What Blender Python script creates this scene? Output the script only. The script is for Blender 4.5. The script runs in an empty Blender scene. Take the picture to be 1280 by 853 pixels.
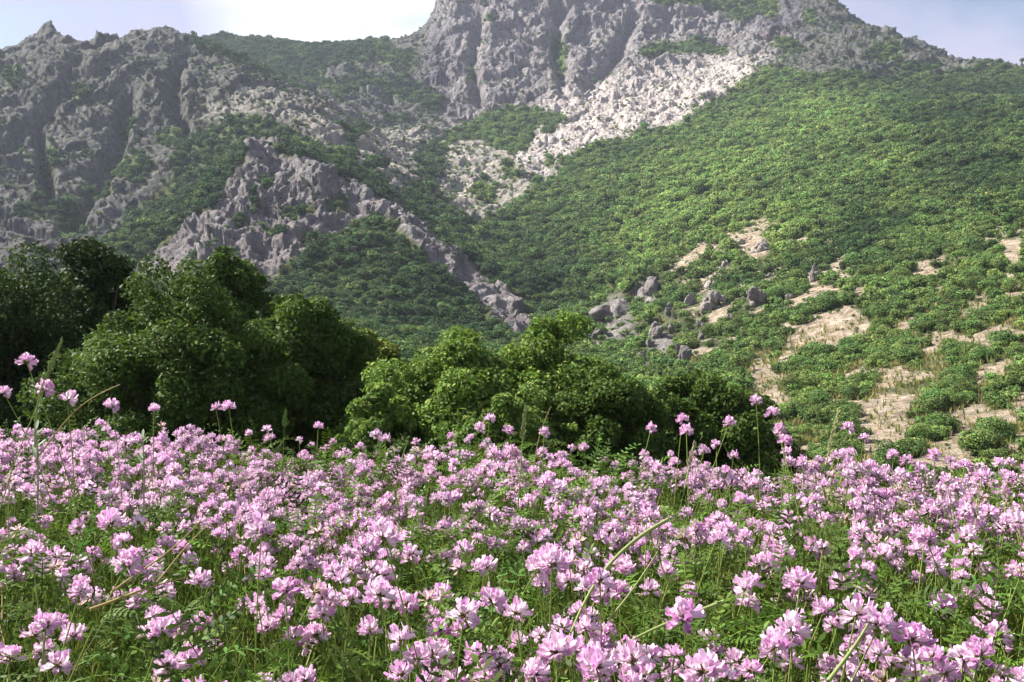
import bpy, math, random
import numpy as np
from mathutils import Vector, Matrix, Euler

# ------------------------------------------------------------------ camera, sky, sun, exposure
SC = bpy.context.scene
COL = SC.collection
F = 1229.0                       # focal length in pixels of the 1280 wide photograph
CAM_Z = 0.75
PITCH = math.atan((426.5 - 394.0) / F)
cam_d = bpy.data.cameras.new('camera')
cam = bpy.data.objects.new('camera', cam_d)
COL.objects.link(cam)
cam.location = (0, 0, CAM_Z)
cam.rotation_euler = (math.pi / 2 - PITCH, 0, 0)
cam_d.sensor_width = 36.0
cam_d.lens = 36.0 * F / 1280.0
cam_d.clip_start = 0.02
cam_d.clip_end = 20000.0
SC.camera = cam

SUN_EL = math.radians(43.0)
SUN_AZ = math.radians(-67.0)     # measured from +Y (view direction), negative = left
TO_SUN = Vector((math.sin(SUN_AZ) * math.cos(SUN_EL), math.cos(SUN_AZ) * math.cos(SUN_EL), math.sin(SUN_EL)))
sun_d = bpy.data.lights.new('sun', 'SUN')
sun_d.energy = 5.0
sun_d.angle = math.radians(0.6)
sun_d.color = (1.0, 0.96, 0.89)
sun = bpy.data.objects.new('sun', sun_d)
COL.objects.link(sun)
sun.location = (-50, 30, 60)
sun.rotation_mode = 'QUATERNION'
sun.rotation_quaternion = TO_SUN.to_track_quat('Z', 'Y')

SC.view_settings.view_transform = 'Standard'
SC.view_settings.look = 'None'
SC.view_settings.exposure = 1.55
SC.view_settings.gamma = 1.0
SC.view_settings.use_curve_mapping = False
SC.render.engine = 'CYCLES'
SC.cycles.max_bounces = 6
SC.cycles.diffuse_bounces = 3
SC.cycles.transmission_bounces = 3
SC.cycles.volume_bounces = 1
SC.cycles.caustics_reflective = False
SC.cycles.caustics_refractive = False

W = bpy.data.worlds.new('World')
SC.world = W
W.use_nodes = True
nt = W.node_tree
nt.nodes.clear()
def N(tree, t, **kw):
    n = tree.nodes.new(t)
    for k, v in kw.items():
        setattr(n, k, v)
    return n
wo = N(nt, 'ShaderNodeOutputWorld')
bg = N(nt, 'ShaderNodeBackground')
bg.inputs['Strength'].default_value = 0.05
sky = N(nt, 'ShaderNodeTexSky', sky_type='NISHITA')
sky.sun_disc = False
sky.sun_elevation = SUN_EL
sky.sun_rotation = SUN_AZ
sky.altitude = 300
sky.air_density = 1.0
sky.dust_density = 1.5
tc = N(nt, 'ShaderNodeTexCoord')
mp = N(nt, 'ShaderNodeMapping')
mp.inputs['Scale'].default_value = (2.2, 2.2, 5.0)
mp.inputs['Location'].default_value = (0.35, 0.0, 0.1)
ns = N(nt, 'ShaderNodeTexNoise')
ns.inputs['Scale'].default_value = 1.6
ns.inputs['Detail'].default_value = 7.0
ns.inputs['Roughness'].default_value = 0.55
ns.inputs['Distortion'].default_value = 0.3
rp = N(nt, 'ShaderNodeValToRGB')
rp.color_ramp.elements[0].position = 0.36
rp.color_ramp.elements[1].position = 0.60
mx = N(nt, 'ShaderNodeMixRGB')
mx.inputs[2].default_value = (4.3, 4.25, 5.6, 1)
L = nt.links.new
# one bright cloud bank left of the peak
nrm = N(nt, 'ShaderNodeVectorMath', operation='NORMALIZE')
dt = N(nt, 'ShaderNodeVectorMath', operation='DOT_PRODUCT')
cd_ = Vector((-0.115, 0.93, 0.315)).normalized()
dt.inputs[1].default_value = cd_
mr_ = N(nt, 'ShaderNodeMapRange'); mr_.inputs[1].default_value = 0.981; mr_.inputs[2].default_value = 0.9995
sb = N(nt, 'ShaderNodeMath', operation='MULTIPLY_ADD'); sb.inputs[1].default_value = 4.0; sb.inputs[2].default_value = -2.1
ad_ = N(nt, 'ShaderNodeMath', operation='ADD'); ad_.use_clamp = True
mx2 = N(nt, 'ShaderNodeMixRGB'); mx2.inputs[2].default_value = (9.6, 9.5, 9.7, 1)
L(tc.outputs['Generated'], mp.inputs[0]); L(mp.outputs[0], ns.inputs['Vector'])
L(ns.outputs['Fac'], rp.inputs[0]); L(rp.outputs[0], mx.inputs[0])
L(tc.outputs['Generated'], nrm.inputs[0]); L(nrm.outputs[0], dt.inputs[0]); L(dt.outputs['Value'], mr_.inputs[0])
L(ns.outputs['Fac'], sb.inputs[0]); L(mr_.outputs[0], ad_.inputs[0])
ml_ = N(nt, 'ShaderNodeMath', operation='MULTIPLY'); L(mr_.outputs[0], ml_.inputs[0]); 
sb2 = N(nt, 'ShaderNodeMath', operation='ADD'); sb2.inputs[1].default_value = 0.9; L(sb.outputs[0], sb2.inputs[0]); L(sb2.outputs[0], ml_.inputs[1])
L(ml_.outputs[0], ad_.inputs[0]); ad_.inputs[1].default_value = 0.0
L(sky.outputs[0], mx.inputs[1]); L(mx.outputs[0], mx2.inputs[1]); L(ad_.outputs[0], mx2.inputs[0]); L(mx2.outputs[0], bg.inputs['Color']); L(bg.outputs[0], wo.inputs[0])

# ------------------------------------------------------------------ helpers
RNG = np.random.default_rng(11)
random.seed(5)
CP, SP = math.cos(PITCH), math.sin(PITCH)

def P(u, v, d):
    """the point d metres ahead whose sight line passes the photograph's pixel (u, v)"""
    a = (u - 640.0) / F; b = (426.5 - v) / F
    dy = CP + b * SP; dz = b * CP - SP
    t = d / dy
    return np.array((a * t, d, CAM_Z + dz * t))

def project(x, y, z):
    zz = z - CAM_Z
    c = y * CP - zz * SP
    return 640.0 + F * x / c, 426.5 - F * (y * SP + zz * CP) / c

_perm = np.random.default_rng(3).permutation(256)
_perm = np.concatenate([_perm, _perm, _perm]).astype(np.int32)
_g = np.random.default_rng(4).normal(size=(256, 3))
_g /= np.linalg.norm(_g, axis=1)[:, None]
_g = _g.astype(np.float32)

def perlin(x, y, z):
    x = np.asarray(x, np.float32); y = np.asarray(y, np.float32) + 0 * x; z = np.asarray(z, np.float32) + 0 * x
    xi = np.floor(x).astype(np.int32); yi = np.floor(y).astype(np.int32); zi = np.floor(z).astype(np.int32)
    xf = x - xi; yf = y - yi; zf = z - zi
    sx = xf * xf * xf * (xf * (xf * 6 - 15) + 10); sy = yf * yf * yf * (yf * (yf * 6 - 15) + 10); sz = zf * zf * zf * (zf * (zf * 6 - 15) + 10)
    xi &= 255; yi &= 255; zi &= 255
    def gd(dx, dy, dz):
        h = _perm[_perm[_perm[xi + dx] + yi + dy] + zi + dz]
        g = _g[h]
        return g[..., 0] * (xf - dx) + g[..., 1] * (yf - dy) + g[..., 2] * (zf - dz)
    a = gd(0, 0, 0); a += sx * (gd(1, 0, 0) - a)
    b = gd(0, 1, 0); b += sx * (gd(1, 1, 0) - b)
    a += sy * (b - a)
    c = gd(0, 0, 1); c += sx * (gd(1, 0, 1) - c)
    d = gd(0, 1, 1); d += sx * (gd(1, 1, 1) - d)
    c += sy * (d - c)
    return (a + sz * (c - a)) * 1.5

def fbm(x, y, z, octs, ridged=False, gain=0.5):
    t = 0; a = 1.0; f = 1.0; tot = 0
    for i in range(octs):
        n = perlin(x * f + 17.3 * i, y * f + 5.1 * i, z * f + 9.7 * i)
        if ridged:
            n = 1 - 2 * np.abs(n)
        t = t + a * n; tot += a; a *= gain; f *= 2.03
    return t / tot

def facets(x, y, z, seed):
    """angular blocks: every cell of a jittered 3-D lattice carries its own tilted plane"""
    x = np.asarray(x, np.float32); y = np.asarray(y, np.float32); z = np.asarray(z, np.float32)
    r = np.random.default_rng(seed)
    jit = r.uniform(-0.42, 0.42, (256, 3)).astype(np.float32); pl = r.normal(size=(256, 3)).astype(np.float32); hh = r.uniform(-1, 1, 256).astype(np.float32)
    bx, by, bz = np.floor(x - 0.5).astype(np.int32), np.floor(y - 0.5).astype(np.int32), np.floor(z - 0.5).astype(np.int32)
    best = np.full(x.shape, 9e9, np.float32); out = np.zeros(x.shape, np.float32)
    for i in (0, 1):
        for j in (0, 1):
            for k in (0, 1):
                cx_, cy_, cz_ = bx + i, by + j, bz + k
                h = _perm[_perm[_perm[cx_ & 255] + (cy_ & 255)] + (cz_ & 255)]
                dx = x - (cx_ + 0.5 + jit[h, 0]); dy = y - (cy_ + 0.5 + jit[h, 1]); dz = z - (cz_ + 0.5 + jit[h, 2])
                d2 = dx * dx + dy * dy + dz * dz
                val = hh[h] * 0.6 + 0.7 * (dx * pl[h, 0] + dy * pl[h, 1] + dz * pl[h, 2])
                m = d2 < best
                best = np.where(m, d2, best); out = np.where(m, val, out)
    return out

def make_mesh(name, verts, quads, mats, cols=None, attrs=None, smooth=False, mat_idx=None):
    verts = np.ascontiguousarray(verts, np.float32); quads = np.ascontiguousarray(quads, np.int32)
    me = bpy.data.meshes.new(name)
    me.vertices.add(len(verts)); me.vertices.foreach_set('co', verts.ravel())
    k = quads.shape[1]
    me.loops.add(quads.size); me.loops.foreach_set('vertex_index', quads.ravel())
    me.polygons.add(len(quads))
    me.polygons.foreach_set('loop_start', np.arange(0, quads.size, k, dtype=np.int32))
    me.polygons.foreach_set('loop_total', np.full(len(quads), k, np.int32))
    if smooth:
        me.polygons.foreach_set('use_smooth', np.ones(len(quads), bool))
    for m in (mats if isinstance(mats, (list, tuple)) else [mats]):
        me.materials.append(m)
    if mat_idx is not None:
        me.polygons.foreach_set('material_index', np.ascontiguousarray(mat_idx, np.int32))
    if cols is not None:
        a = me.attributes.new('tint', 'FLOAT_COLOR', 'POINT')
        c = np.ones((len(verts), 4), np.float32); c[:, :3] = cols
        a.data.foreach_set('color', c.ravel())
    for kx, vals in (attrs or {}).items():
        a = me.attributes.new(kx, 'FLOAT', 'POINT')
        a.data.foreach_set('value', np.ascontiguousarray(vals, np.float32))
    me.update(calc_edges=True)
    return me

class MB:
    """collects quad patches (with a colour per vertex) into one mesh"""
    def __init__(s): s.v = []; s.q = []; s.c = []; s.n = 0
    def add(s, v, q, c):
        v = np.asarray(v, float); c = np.asarray(c, float)
        if c.ndim == 1: c = np.tile(c, (len(v), 1))
        s.v.append(v); s.q.append(np.asarray(q) + s.n); s.c.append(c); s.n += len(v)
    def arrays(s): return np.concatenate(s.v), np.concatenate(s.q), np.concatenate(s.c)
    def mesh(s, name, mat, smooth=False):
        v, q, c = s.arrays()
        return make_mesh(name, v, q, mat, c, smooth=smooth)

def tube(pts, radii, sides=6):
    pts = np.asarray(pts, float); n = len(pts)
    radii = np.broadcast_to(radii, (n,))
    tan = np.gradient(pts, axis=0); tan /= np.linalg.norm(tan, axis=1)[:, None] + 1e-9
    ref = np.array((0.31, 0.95, 0.05)) if abs(tan[0][1]) < 0.9 else np.array((1.0, 0.1, 0))
    V = []
    for i in range(n):
        a = np.cross(tan[i], ref); a /= np.linalg.norm(a) + 1e-9; b = np.cross(tan[i], a)
        th = np.arange(sides) * 2 * math.pi / sides
        V.append(pts[i] + radii[i] * (np.cos(th)[:, None] * a + np.sin(th)[:, None] * b))
    V = np.concatenate(V)
    Q = []
    for i in range(n - 1):
        for k in range(sides):
            k2 = (k + 1) % sides
            Q.append((i * sides + k, i * sides + k2, (i + 1) * sides + k2, (i + 1) * sides + k))
    return V, np.array(Q)

def bez(a, b, c, n):
    t = np.linspace(0, 1, n)[:, None]
    return (1 - t) ** 2 * np.asarray(a, float) + 2 * t * (1 - t) * np.asarray(b, float) + t * t * np.asarray(c, float)

def obj(name, me, parent=None):
    o = bpy.data.objects.new(name, me)
    COL.objects.link(o)
    if parent is not None: o.parent = parent
    return o

def tag(o, label=None, cat=None, group=None, kind=None):
    if label: o['label'] = label
    if cat: o['category'] = cat
    if group: o['group'] = group
    if kind: o['kind'] = kind
    return o

def empty(name, loc):
    o = bpy.data.objects.new(name, None)
    o.empty_display_size = 0.05
    COL.objects.link(o); o.location = loc
    return o

# ------------------------------------------------------------------ materials
def leaf_material(name, trans=0.35, rough=0.6, tint=(1, 1, 1), spec=0.25, rnd=0.0):
    m = bpy.data.materials.new(name); m.use_nodes = True
    t = m.node_tree; t.nodes.clear()
    out = N(t, 'ShaderNodeOutputMaterial'); b = N(t, 'ShaderNodeBsdfPrincipled'); tr = N(t, 'ShaderNodeBsdfTranslucent')
    mix = N(t, 'ShaderNodeMixShader'); at = N(t, 'ShaderNodeAttribute', attribute_name='tint')
    mul = N(t, 'ShaderNodeMixRGB', blend_type='MULTIPLY'); mul.inputs[0].default_value = 1.0; mul.inputs[2].default_value = (*tint, 1)
    t.links.new(at.outputs['Color'], mul.inputs[1])
    col = mul.outputs[0]
    if rnd > 0:
        oi = N(t, 'ShaderNodeObjectInfo'); hs = N(t, 'ShaderNodeHueSaturation')
        mr = N(t, 'ShaderNodeMapRange'); mr.inputs[3].default_value = 1 - rnd; mr.inputs[4].default_value = 1 + rnd
        t.links.new(oi.outputs['Random'], mr.inputs[0]); t.links.new(mr.outputs[0], hs.inputs['Value'])
        m2 = N(t, 'ShaderNodeMath', operation='MULTIPLY'); m2.inputs[1].default_value = 7.31
        fr = N(t, 'ShaderNodeMath', operation='FRACT')
        mr2 = N(t, 'ShaderNodeMapRange'); mr2.inputs[3].default_value = 0.475; mr2.inputs[4].default_value = 0.515
        t.links.new(oi.outputs['Random'], m2.inputs[0]); t.links.new(m2.outputs[0], fr.inputs[0]); t.links.new(fr.outputs[0], mr2.inputs[0]); t.links.new(mr2.outputs[0], hs.inputs['Hue'])
        t.links.new(col, hs.inputs['Color']); col = hs.outputs[0]
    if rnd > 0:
        ti = N(t, 'ShaderNodeAttribute', attribute_name='tone', attribute_type='INSTANCER')  # tone per bush, carrying the shade painted on some slopes
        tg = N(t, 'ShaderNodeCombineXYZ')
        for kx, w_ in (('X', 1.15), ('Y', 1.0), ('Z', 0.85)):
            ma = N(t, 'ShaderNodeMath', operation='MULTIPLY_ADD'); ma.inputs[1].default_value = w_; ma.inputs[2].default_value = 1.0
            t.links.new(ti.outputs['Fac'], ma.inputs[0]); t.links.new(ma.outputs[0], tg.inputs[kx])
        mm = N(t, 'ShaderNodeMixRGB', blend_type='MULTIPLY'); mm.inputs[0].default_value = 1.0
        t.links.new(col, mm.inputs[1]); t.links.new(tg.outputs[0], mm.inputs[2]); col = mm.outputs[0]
    b.inputs['Roughness'].default_value = rough
    b.inputs['Specular IOR Level'].default_value = spec
    t.links.new(col, b.inputs['Base Color'])
    t.links.new(col, tr.inputs['Color'])
    mix.inputs[0].default_value = trans
    t.links.new(b.outputs[0], mix.inputs[1]); t.links.new(tr.outputs[0], mix.inputs[2]); t.links.new(mix.outputs[0], out.inputs[0])
    return m

M_leaf = leaf_material('tree_leaf', 0.3, 0.65, spec=0.15)
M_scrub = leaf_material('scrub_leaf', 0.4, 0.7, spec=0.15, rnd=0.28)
M_petal = leaf_material('petal', 0.32, 0.6, spec=0.15)
M_green = leaf_material('meadow_leaf', 0.3, 0.6, spec=0.12)

def bark_material():
    m = bpy.data.materials.new('bark'); m.use_nodes = True
    t = m.node_tree; b = t.nodes['Principled BSDF']
    n = N(t, 'ShaderNodeTexNoise'); n.inputs['Scale'].default_value = 9; n.inputs['Detail'].default_value = 6
    r = N(t, 'ShaderNodeValToRGB'); r.color_ramp.elements[0].color = (0.04, 0.03, 0.022, 1); r.color_ramp.elements[1].color = (0.16, 0.12, 0.09, 1)
    bp = N(t, 'ShaderNodeBump'); bp.inputs['Strength'].default_value = 0.6
    t.links.new(n.outputs[0], r.inputs[0]); t.links.new(r.outputs[0], b.inputs['Base Color']); t.links.new(n.outputs[0], bp.inputs['Height']); t.links.new(bp.outputs[0], b.inputs['Normal'])
    b.inputs['Roughness'].default_value = 0.9
    return m
M_bark = bark_material()

def terrain_material():
    m = bpy.data.materials.new('mountain_rock_and_soil'); m.use_nodes = True
    t = m.node_tree; b = t.nodes['Principled BSDF']
    lk = t.links.new
    geo = N(t, 'ShaderNodeNewGeometry')
    def att(n): return N(t, 'ShaderNodeAttribute', attribute_name=n).outputs['Fac']
    def noise(s, det=6, vec=None, ro=0.6):
        n = N(t, 'ShaderNodeTexNoise'); n.inputs['Scale'].default_value = s; n.inputs['Detail'].default_value = det; n.inputs['Roughness'].default_value = ro
        lk(vec or geo.outputs['Position'], n.inputs['Vector']); return n.outputs['Fac']
    def mapv(scale):
        mp = N(t, 'ShaderNodeMapping'); mp.inputs['Scale'].default_value = scale; lk(geo.outputs['Position'], mp.inputs[0]); return mp.outputs[0]
    def ramp(f, stops):
        r = N(t, 'ShaderNodeValToRGB'); e = r.color_ramp.elements
        while len(e) < len(stops): e.new(0.5)
        for i, (p, c) in enumerate(stops):
            e[i].position = p; e[i].color = (*c, 1)
        lk(f, r.inputs[0]); return r.outputs[0]
    def mix(f, a, c, bt='MIX'):
        x = N(t, 'ShaderNodeMixRGB', blend_type=bt)
        if isinstance(f, float): x.inputs[0].default_value = f
        else: lk(f, x.inputs[0])
        for s, i in ((a, 1), (c, 2)):
            if isinstance(s, tuple): x.inputs[i].default_value = (*s, 1)
            else: lk(s, x.inputs[i])
        return x.outputs[0]
    v_strat = mapv((0.05, 0.05, 0.02))
    n1 = noise(1.0, 9, v_strat, 0.7)
    n2 = noise(0.35, 8, None, 0.65)
    n3 = noise(0.22, 7, mapv((1, 1, 0.5)), 0.75)
    grey = mix(0.6, ramp(n1, [(0.3, (0.034, 0.034, 0.045)), (0.5, (0.064, 0.062, 0.081)), (0.7, (0.108, 0.104, 0.128))]), ramp(n3, [(0.36, (0.016, 0.016, 0.021)), (0.5, (0.066, 0.064, 0.082)), (0.62, (0.165, 0.158, 0.182))]))  # grey darkened to paint in the left mountain's shade
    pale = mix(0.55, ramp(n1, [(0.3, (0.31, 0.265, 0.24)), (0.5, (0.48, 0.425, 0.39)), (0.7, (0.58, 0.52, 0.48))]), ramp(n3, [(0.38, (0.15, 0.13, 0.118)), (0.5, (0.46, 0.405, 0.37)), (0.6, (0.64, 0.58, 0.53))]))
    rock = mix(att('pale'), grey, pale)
    rust = ramp(noise(0.02, 4), [(0.62, (0, 0, 0)), (0.72, (1, 1, 1))])
    rock = mix(rust, rock, mix(0.25, rock, (0.30, 0.19, 0.13)))
    soil = ramp(n2, [(0.3, (0.36, 0.26, 0.185)), (0.5, (0.56, 0.44, 0.33)), (0.7, (0.68, 0.58, 0.47))])
    turf = ramp(n2, [(0.3, (0.04, 0.062, 0.017)), (0.5, (0.085, 0.112, 0.030)), (0.72, (0.19, 0.175, 0.07))])
    base = mix(att('turf'), rock, turf)
    brk = ramp(noise(0.75, 6, None, 0.7), [(0.44, (0, 0, 0)), (0.53, (1, 1, 1))])
    em = N(t, 'ShaderNodeMath', operation='MULTIPLY'); lk(att('earth'), em.inputs[0]); lk(brk, em.inputs[1])
    base = mix(em.outputs[0], mix(att('earth'), base, mix(0.55, turf, soil)), soil)
    lk(base, b.inputs['Base Color'])
    b.inputs['Roughness'].default_value = 0.95
    b.inputs['Specular IOR Level'].default_value = 0.1
    vo = N(t, 'ShaderNodeTexVoronoi', feature='DISTANCE_TO_EDGE'); vo.inputs['Scale'].default_value = 0.12
    lk(mapv((1, 1, 0.45)), vo.inputs['Vector'])
    ad = N(t, 'ShaderNodeMath', operation='MULTIPLY_ADD'); lk(n1, ad.inputs[0]); ad.inputs[1].default_value = 2.0; lk(n2, ad.inputs[2])
    vm = N(t, 'ShaderNodeMath', operation='MINIMUM'); lk(vo.outputs[0], vm.inputs[0]); vm.inputs[1].default_value = 0.22
    ad2 = N(t, 'ShaderNodeMath', operation='MULTIPLY_ADD'); lk(vm.outputs[0], ad2.inputs[0]); ad2.inputs[1].default_value = 2.2; lk(ad.outputs[0], ad2.inputs[2])
    bp = N(t, 'ShaderNodeBump'); bp.inputs['Strength'].default_value = 1.0; bp.inputs['Distance'].default_value = 3.2
    n5 = noise(2.2, 8, None, 0.75)
    ad3 = N(t, 'ShaderNodeMath', operation='MULTIPLY_ADD'); lk(n5, ad3.inputs[0]); ad3.inputs[1].default_value = 0.35; lk(ad2.outputs[0], ad3.inputs[2])
    lk(ad3.outputs[0], bp.inputs['Height']); lk(bp.outputs[0], b.inputs['Normal'])
    return m
M_terrain = terrain_material()

def soil_material():
    m = bpy.data.materials.new('meadow_soil'); m.use_nodes = True
    t = m.node_tree; b = t.nodes['Principled BSDF']
    n = N(t, 'ShaderNodeTexNoise'); n.inputs['Scale'].default_value = 14; n.inputs['Detail'].default_value = 8
    r = N(t, 'ShaderNodeValToRGB'); r.color_ramp.elements[0].color = (0.02, 0.025, 0.01, 1); r.color_ramp.elements[1].color = (0.07, 0.075, 0.028, 1)
    t.links.new(n.outputs[0], r.inputs[0]); t.links.new(r.outputs[0], b.inputs['Base Color'])
    b.inputs['Roughness'].default_value = 1.0
    return m
M_soil = soil_material()

# ------------------------------------------------------------------ terrain: heights through surveyed ridge and valley points
lines = [
    # skyline of the left mountain
    [(-420, 175, 620), (-250, 140, 640), (-120, 112, 650), (0, 82, 650), (36, 66, 650), (54, 26, 650), (64, 16, 650), (74, 30, 650), (92, 66, 655), (106, 66, 655), (125, 52, 660), (160, 38, 660), (190, 39, 660), (215, 43, 660), (245, 54, 640)],
    # its crest coming down to the right
    [(245, 54, 640), (300, 88, 590), (370, 122, 530), (405, 160, 490), (440, 200, 440), (490, 262, 350)],
    # crag and its right ridge
    [(182, 342, 322), (200, 310, 330), (240, 268, 345), (300, 205, 368), (335, 178, 385), (375, 196, 378), (430, 226, 362), (490, 264, 348), (530, 300, 325), (590, 346, 300), (660, 408, 268), (700, 440, 240)],
    # gully behind the crag's left edge
    [(130, 345, 400), (190, 290, 425), (250, 238, 445), (310, 192, 452), (340, 172, 460)],
    # left mountain face
    [(-420, 330, 300), (-200, 320, 310), (0, 310, 330), (100, 315, 350)],
    [(-200, 220, 470), (0, 200, 490), (100, 205, 500), (180, 180, 520), (260, 140, 540)],
    # crag face and foot
    [(220, 345, 300), (330, 345, 292), (430, 360, 285)],
    [(250, 300, 322), (330, 290, 325), (400, 290, 325)],
    [(200, 400, 250), (330, 400, 240), (450, 420, 225), (570, 430, 220)],
    [(440, 320, 300), (500, 350, 285), (560, 390, 265)],
    # far plateau skyline
    [(255, 47, 960), (300, 48, 960), (340, 51, 960), (420, 55, 980), (470, 52, 1000), (520, 46, 1000), (533, 43, 1000)],
    [(490, 52, 940), (505, 51, 935), (518, 50, 940), (529, 48, 950)],
    # peak skyline
    [(538, 14, 960), (544, -2, 955), (560, -18, 955), (620, -45, 965), (700, -52, 980), (780, -45, 990), (850, -22, 1000), (900, -8, 1000), (950, -1, 1000), (985, 8, 960), (1010, 17, 930), (1028, -6, 905), (1040, -7, 900), (1058, 15, 890), (1080, 30, 880), (1130, 50, 860), (1180, 74, 830), (1230, 83, 800), (1280, 92, 780), (1360, 102, 760), (1500, 116, 740), (1700, 126, 700)],
    # foot of the peak's cliff
    [(528, 112, 835), (580, 140, 790), (640, 138, 780), (690, 118, 800), (740, 85, 840)],
    [(560, 60, 890), (640, 50, 890), (740, 30, 910), (830, 40, 900), (920, 45, 880)],
    # plateau slope and valley line
    [(400, 90, 850), (440, 120, 780), (480, 165, 690), (520, 200, 620), (560, 238, 540), (600, 292, 450), (640, 350, 360), (690, 402, 290), (730, 440, 240)],
    # pale scree
    [(900, 85, 820), (840, 110, 760), (780, 150, 690), (720, 180, 640), (670, 220, 560), (625, 280, 470)],
    # forested slope on the right
    [(960, 88, 730), (1050, 90, 705), (1150, 100, 690), (1280, 122, 620), (1450, 130, 560)],
    [(1000, 150, 560), (1100, 140, 520), (1200, 140, 480)],
    [(1420, 140, 400), (1280, 150, 430), (1180, 160, 430), (1100, 172, 430), (1030, 192, 430), (960, 215, 430)],
    [(900, 170, 580), (820, 210, 520), (750, 245, 480), (690, 300, 410), (715, 365, 310), (745, 405, 260)],
    [(1000, 250, 340), (1150, 240, 310), (1280, 235, 280), (1450, 230, 250)],
    [(800, 330, 290), (880, 310, 290), (960, 310, 270), (1100, 320, 220), (1280, 320, 175), (1450, 310, 150)],
    [(760, 400, 240), (800, 400, 215), (900, 400, 185), (1000, 400, 160), (1150, 400, 130), (1280, 400, 112), (1450, 400, 95)],
    [(780, 450, 180), (860, 470, 140), (950, 480, 112), (1050, 490, 92), (1150, 500, 78), (1280, 500, 70), (1450, 500, 62)],
    [(1000, 545, 72), (1100, 560, 62), (1200, 570, 54), (1280, 580, 50), (1450, 590, 46)],
]
ctrl = []
for ln in lines:
    for a, b in zip(ln[:-1], ln[1:]):
        pa, pb = P(*a), P(*b)
        n = max(1, int(np.linalg.norm(pb - pa) / 45))
        for i in range(n):
            ctrl.append(pa + (pb - pa) * i / n)
    ctrl.append(P(*ln[-1]))
sky_ids = (0, 10, 12)
for k in sky_ids:                                   # land falls away behind the skylines
    for a in lines[k][::2]:
        if k == 0 and a[0] > 100: continue
        p = P(*a); ctrl.append(np.array((p[0] * 1.2, p[1] * 1.2, p[2] * 0.8)))
for x, y, z in [(0, 12, -5.2), (-14, 12, -5), (14, 12, -6), (-40, 14, -4.5), (40, 14, -7), (-22, 28, -6), (0, 32, -6.5), (18, 34, -8), (-45, 50, -3.5), (-10, 60, -6.5), (10, 80, -7.5),
                (25, 50, -8.3), (-80, 100, 0), (-30, 120, -4), (20, 130, -6.5), (-120, 200, 10), (-40, 190, -1), (80, 30, -5), (-90, 40, -1)]:
    ctrl.append(np.array((x, y, z + 0.4)))
ctrl = np.array(ctrl)
_, ui = np.unique(np.round(ctrl[:, :2], 0), axis=0, return_index=True)
ctrl = ctrl[np.sort(ui)]
cx = ctrl[:, :2] / 100.0
K = np.sqrt(((cx[:, None] - cx[None]) ** 2).sum(-1) + 0.0004)
K -= np.eye(len(cx)) * 0.02
A = np.zeros((len(cx) + 3, len(cx) + 3)); A[:len(cx), :len(cx)] = K
A[:len(cx), -3] = 1; A[:len(cx), -2:] = cx; A[-3, :len(cx)] = 1; A[-2:, :len(cx)] = cx.T
wts = np.linalg.solve(A, np.concatenate([ctrl[:, 2], [0, 0, 0]]))
def rbf(x, y):
    sh = x.shape; x = x.ravel() / 100.0; y = y.ravel() / 100.0
    out = np.empty(len(x))
    for i in range(0, len(x), 20000):
        xs = x[i:i + 20000]; ys = y[i:i + 20000]
        k = np.sqrt((xs[:, None] - cx[None, :, 0]) ** 2 + (ys[:, None] - cx[None, :, 1]) ** 2 + 0.0004)
        out[i:i + 20000] = k @ wts[:-3] + wts[-3] + wts[-2] * xs + wts[-1] * ys
    return out.reshape(sh)

def rows_of(segs):
    r = []
    for a, b, n in segs: r.append(np.geomspace(a, b, n, endpoint=False))
    return np.concatenate(r + [[segs[-1][1]]])
ROWS = rows_of([(11, 45, 70), (45, 110, 150), (110, 250, 170), (250, 430, 230), (430, 700, 210), (700, 1010, 230), (1010, 1280, 20)])
COLS = np.concatenate([np.arange(-480, -10, 6), np.arange(-10, 1290, 1.3), np.arange(1290, 1770, 6)])
TA = (COLS - 640.0) / F
si = np.unique(np.concatenate([np.arange(0, len(ROWS), 3), [len(ROWS) - 1]])); sj = np.unique(np.concatenate([np.arange(0, len(COLS), 5), [len(COLS) - 1]]))
Zc = rbf(TA[sj][None, :] * ROWS[si][:, None], np.repeat(ROWS[si][:, None], len(sj), 1))
Zt = np.stack([np.interp(np.arange(len(COLS)), sj, r) for r in Zc])
Z = np.stack([np.interp(np.arange(len(ROWS)), si, Zt[:, j]) for j in range(len(COLS))], 1)
Y = np.repeat(ROWS[:, None], len(COLS), 1); X = TA[None, :] * Y

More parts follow.
